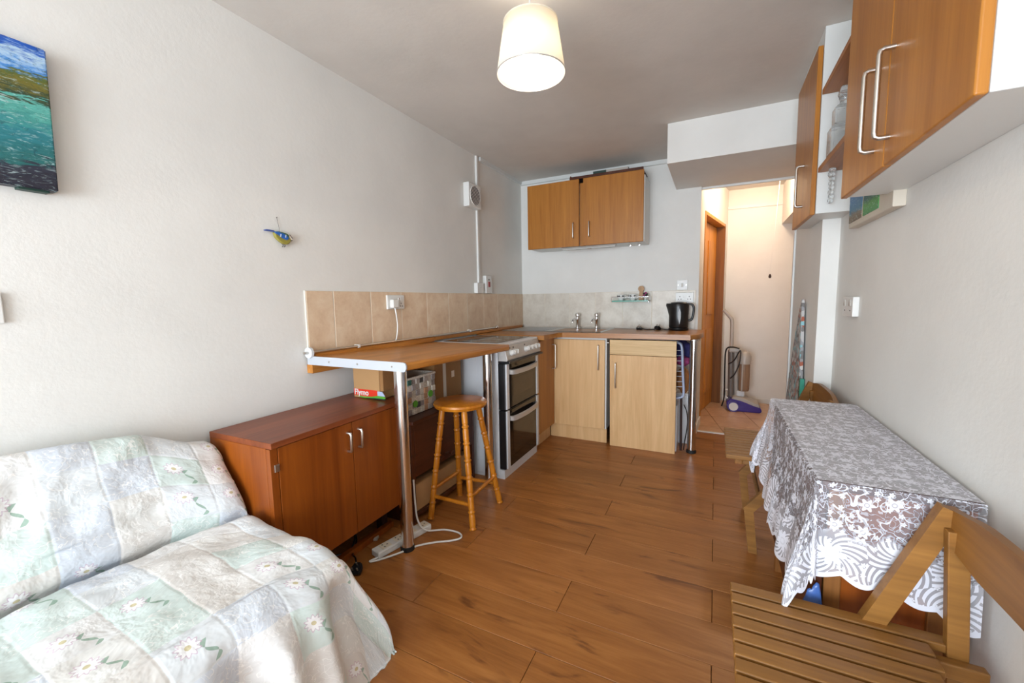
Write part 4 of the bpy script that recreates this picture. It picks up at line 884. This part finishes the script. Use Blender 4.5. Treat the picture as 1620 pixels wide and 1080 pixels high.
# ------------------------------------------------------------------ drop-leaf table and lace cloth
TX0, TX1, TY0, TY1, TZ = 1.99, 2.275, 1.165, 2.045, .736
t = thing('drop_leaf_table', 'narrow dark drop-leaf table under the lace cloth by the wall', 'table', (2.13, 1.6, 0))
box('table_top', TX0+.01, TX1, TY0+.008, TY1-.005, TZ-.022, TZ, 'dark', t, .004)
box('folded_leaf', TX0+.006, TX0+.024, TY0+.02, TY1-.02, .20, TZ-.004, 'dark', t, .003)
box('folded_leaf', TX1-.02, TX1, TY0+.02, TY1-.02, .20, TZ-.024, 'teak', t, .003)
box('end_panel', TX0+.045, TX1-.025, TY0+.045, TY0+.065, .10, TZ-.024, 'teak', t, .003); box('end_panel', TX0+.045, TX1-.025, TY1-.06, TY1-.04, .10, TZ-.024, 'teak', t, .003)
for x in (TX0+.030, TX1-.06):
    for y in (TY0+.035, TY1-.075): box('leg', x, x+.035, y, y+.035, 0, TZ-.023, 'frame', t, .003)
o = blob('blue_bag', (1.993, 1.167, .235), .10, 'bluebag', 'blue plastic bag on the floor under the near end of the table', 'bag', (.34, .12, 2.3), 11, .15)

# lace cloth: flat top, hanging sides, gathered corners, scalloped hem
DL, DN, DF = .305, .225, .22
bm = bmesh.new(); uvl = bm.loops.layers.uv.new('UVMap'); hml = bm.loops.layers.uv.new('Hem'); cz = TZ+.004
vu = {}
def V(p, uv, hem): v = bm.verts.new(p); vu[v] = (uv, hem); return v
def patch(rows):
    for a, b in zip(rows, rows[1:]):
        for k in range(len(a)-1):
            f = bm.faces.new((a[k], a[k+1], b[k+1], b[k]))
            for l in f.loops: l[uvl].uv = vu[l.vert][0]; l[hml].uv = (vu[l.vert][1], 0)
NQ = 40
def fall(d):
    """horizontal offset and drop for cloth length d past the edge"""
    r = .008
    if d < r*pi/2: th = d/r; return r*sin(th), r*(1-cos(th))
    e = d-r*pi/2; return r+e*.09, r+e*.995
def scal(s): return .018*abs(sin(pi*s/.085))
nx, nyy = 24, 70
patch([[V((TX0+(TX1-TX0)*i/nx, TY0+(TY1-TY0)*j/nyy, cz+.0006*noise.noise(Vector((i*.4, j*.4, 0)))), (TX0+(TX1-TX0)*i/nx, TY0+(TY1-TY0)*j/nyy), 1.) for i in range(nx+1)] for j in range(nyy+1)])
def rip(s, d, amp): return amp*sm(.02, .25, d)*(sin(s*34)+.6*sin(s*61+1))
rows = []
for j in range(141):
    y = TY0+(TY1-TY0)*j/140; D = DL+scal(y)+.012*sin(y*9); row = []
    for q in range(NQ+1):
        d = D*q/NQ; h, dr = fall(d); row.append(V((TX0-h-rip(y, d, .007)-.012*sm(.1, .3, d), y, cz-dr), (TX0-d, y), D-d))
    rows.append(row)
patch(rows)
for yE_, sgn, DD in ((TY0, -1, DN), (TY1, 1, DF)):
    rows = []
    for i in range(71):
        x = TX0+(TX1-TX0)*i/70; D = DD+scal(x)+.05*sm(2.12, 2.02, x)*0+.05*sm(2.1, 2.27, x)*(1 if sgn < 0 else 0); row = []
        for q in range(NQ+1):
            d = D*q/NQ; h, dr = fall(d); row.append(V((min(x, XR-.004), yE_+sgn*(h*.5+rip(x, d, .005)+.004), cz-dr), (x, yE_+sgn*d), D-d))
        rows.append(row)
    patch(rows)
    # corner between the left side and this end: cone with a bulky fold
    rows = []
    for k in range(61):
        a = (pi/2)*k/60; ca, sa = cos(a), sin(a)
        D = min(DL/max(ca, 1e-3), DD/max(sa, 1e-3)); D = min(D, .37)*.98+scal(k*.011); row = []
        if k == 0: D = DL+scal(yE_)+.012*sin(yE_*9)
        if k == 60: D = DD+scal(TX0)+.05*0
        for q in range(NQ+1):
            d = D*q/NQ; h, dr = fall(d); g = h+sm(.04, .3, d)*(.050*sin(a*2)+.024*sin(a*9)*sin(a*2))
            x = TX0-(h if k == 0 else g)*ca; y = yE_+sgn*(g*sa+.004*sa)
            if k == 0: x = TX0-h-rip(yE_, d, .007)-.012*sm(.1, .3, d)
            if k == 60: x = TX0; y = yE_+sgn*(h*.5+rip(TX0, d, .005)+.004)
            row.append(V((x, y, max(cz-dr, .02)), (TX0-d*ca, yE_+sgn*d*sa), D-d))
        rows.append(row)
    patch(rows)
bmesh.ops.remove_doubles(bm, verts=bm.verts, dist=.0004)
o = put('lace_tablecloth', bm, 'lace', None, True, (2.13, 1.6, .74)); tag(o, 'white floral lace tablecloth with scalloped hem on the table', 'tablecloth')

# ------------------------------------------------------------------ folding slatted chairs (A-frame sides, bent back board), facing the room
def chair(label):
    t = thing('folding_chair', label, 'chair', (2.05, .905, 0), 'folding chairs against the right wall')
    y0, y1 = .678, 1.130; n = 11; p = (y1-y0)/n
    for k in range(n):
        a = y0+p*k; xr = 2.165+(.0 if 0 < k < n-1 else .05)-(.0 if 2 < k < n-3 else -.012)
        box('seat_slat', 1.812, xr, a+.003, a+p-.005, .433, .452, 'chair', t, .003)
    for x in (1.85, 2.10): box('seat_batten', x, x+.03, y0+.02, y1-.02, .408, .433, 'chairb', t, .002)
    for y in (y0+.055, y1-.055): box('seat_rail', 1.88, 2.262, y-.011, y+.011, .40, .4325, 'chair', t, .003)
    for s, y in ((-1, y0-.002), (1, y1+.002)):
        yc = y-s*.012
        bm = bmesh.new(); pts = [(2.205, .735), (2.086, .43), (1.912, .205), (1.935, 0)]; w = [.036, .04, .042, .036]
        # one bent board: mitred outline extruded in y
        L = []; R_ = []
        for i, q in enumerate(pts):
            qa = Vector(pts[max(i-1, 0)]); qb = Vector(pts[min(i+1, 3)]); d = (qb-qa).normalized(); nrm = Vector((-d.y, d.x)); L.append(Vector(q)+nrm*w[i]/2); R_.append(Vector(q)-nrm*w[i]/2)
        L[-1].y = 0; R_[-1].y = 0
        for i in range(3): prism(bm, [L[i], L[i+1], R_[i+1], R_[i]], yc-.013, yc+.013, 1)
        bmesh.ops.remove_doubles(bm, verts=bm.verts, dist=.0003); put('front_leg', bm, 'chair', t)
        bm = bmesh.new(); bar(bm, (2.208, yc-s*.024, .70), (2.248, yc-s*.024, 0), .034, .02, (0, 1, 0), .002); put('rear_leg', bm, 'chair', t)
        rod('pivot', (2.21, yc-.014, .705), (2.21, yc+.014, .705), .007, 'nickel', t, seg=12)
    # bent back board
    bm = bmesh.new(); rings = []; m = 24
    for k in range(m+1):
        u = k/m; y = y0-.006+(y1-y0+.012)*u; bow = .010*(1-(2*u-1)**2); e = min(u, 1-u); zt = .735+.015*sm(0, .28, e); zb_ = .664-.02*sm(0, .3, e)
        x = 2.205+bow
        rings.append([bm.verts.new(c) for c in ((x-.006, y, zb_), (x+.007, y, zb_), (x+.012, y, zt), (x-.004, y, zt))])
    for a, b in zip(rings, rings[1:]):
        for k in range(4): bm.faces.new((a[k], a[(k+1) % 4], b[(k+1) % 4], b[k]))
    bm.faces.new(rings[0][::-1]); bm.faces.new(rings[-1]); put('back_board', bm, 'chairb', t, 'auto')
    rod('stretcher', (1.955, y0+.01, .25), (1.955, y1-.01, .25), .010, 'chair', t, seg=12); rod('stretcher', (2.238, y0+.03, .14), (2.238, y1-.03, .14), .010, 'chair', t, seg=12)
    return t
c1 = chair('slatted wooden folding chair in the foreground beside the table')
def copy_tree(o, parent=None):
    c = o.copy(); C.objects.link(c); c.parent = parent
    for ch in o.children: copy_tree(ch, c)
    return c
c2 = copy_tree(c1); c2.location.y += 1.40; c2.location.x += .01; c2['label'] = 'slatted wooden folding chair at the far end of the lace-covered table'

# ------------------------------------------------------------------ hall things
t = thing('ironing_board', 'narrow pointed board with multicoloured patterned cover leaning in the hallway', 'board', (2.19, 2.86, 0))
def yz(s): return 0
pl = [(3.19, .0), (3.17, .45), (3.10, .62), (2.98, .86), (2.86, 1.06), (2.782, 1.158), (2.776, 1.158), (2.745, .9), (2.70, .5), (2.69, .0)]
prismo('covered_board', pl, 2.190, 2.206, 0, 'cover', t, .004)
prismo('pale_backing', [(2.70, .02), (2.735, .72), (2.70, .72), (2.66, .02)], 2.19, 2.21, 0, 'tealg', t)

t = thing('upright_vacuum', 'silver and purple upright vacuum cleaner against the hall wall', 'vacuum cleaner', (1.98, 4.85, 0)); vy = 4.85
prismo('floor_head', [(1.90, .02), (1.95, .0), (2.20, .0), (2.215, .02), (2.20, .055), (2.14, .07), (2.02, .115), (1.93, .13), (1.89, .09)], vy-.13, vy+.13, 1, 'purple', t, .012)
prismo('head_cover', [(1.935, .115), (2.02, .105), (2.12, .05), (2.19, .04), (2.19, .08), (2.13, .105), (2.04, .145), (1.95, .15)], vy-.12, vy+.12, 1, 'vacgrey', t, .01)
for y in (vy-.14, vy+.14): w_ = rod('wheel', (1.957, y-.018, .056), (1.957, y+.018, .056), .056, 'purple', t, seg=32); rod('hubcap', (1.957, y-.022, .056), (1.957, y+.022, .056), .042, 'white', w_, seg=32)
for y in (vy-.10, vy+.10): rod('front_wheel', (2.19, y-.02, .022), (2.19, y+.02, .022), .022, 'white', t, seg=16)
rod('body_column', (1.935, vy, .13), (1.925, vy, .62), .030, 'vacdark', t, seg=24); rod('body_tube', (1.985, vy, .13), (1.965, vy, .63), .020, 'vacgrey', t, seg=20)
latheo('dust_canister', [(.045, .20), (.052, .22), (.052, .49)], (2.05, vy-.01), 'canister', t, 32); latheo('canister_cap', [(.058, .485), (.060, .56), (.045, .60), (.02, .615), (.0, .617)], (2.05, vy-.01), 'vacgrey', t, 32, False); rod('canister_core', (2.03, vy-.06, .2), (2.03, vy-.06, .49), .008, 'vacgrey', t, seg=12)
box('canister_foot', 1.985, 2.06, vy-.04, vy+.04, .14, .20, 'whitem', t, .01)
box('shoulder', 1.90, 2.01, vy-.04, vy+.04, .60, .655, 'vacgrey', t, .015, 3)
tubeo('handle_wand', [(1.925, vy, .64), (1.924, vy, .80), (1.921, vy, .93), (1.905, vy, .965), (1.84, vy, 1.045)], .018, 'vacgrey', t, 14, 4)
tubeo('flex', [(1.995, vy-.05, .645), (1.93, vy-.06, .66), (1.875, vy-.06, .63), (1.868, vy-.06, .45), (1.872, vy-.06, .20), (1.868, vy-.06, .10), (1.850, vy-.07, .03)], .007, 'black', t, 8)
tubeo('flex_loop', [(1.90, vy-.05, .48), (1.95, vy-.06, .52), (2.005, vy-.07, .63), (2.0, vy-.07, .5), (1.96, vy-.07, .38), (1.92, vy-.06, .33)], .006, 'black', t, 8)
tubeo('hose_bend', [(1.905, vy, .10), (1.875, vy, .14), (1.88, vy, .19), (1.92, vy, .20)], .012, 'white', t, 10)
t = thing('light_pull_cord', 'ceiling light pull cord with dark toggle hanging in the hallway', 'pull cord', (2.22, 4.6, 1.36))
rod('cord', (2.215, 4.6, 1.37), (2.265, 4.6, ZC), .0018, 'white', t, seg=6); latheo('toggle', [(.004, 1.35), (.011, 1.355), (.012, 1.37), (.006, 1.385), (.003, 1.39)], (2.215, 4.6), 'plinth', t, 14)
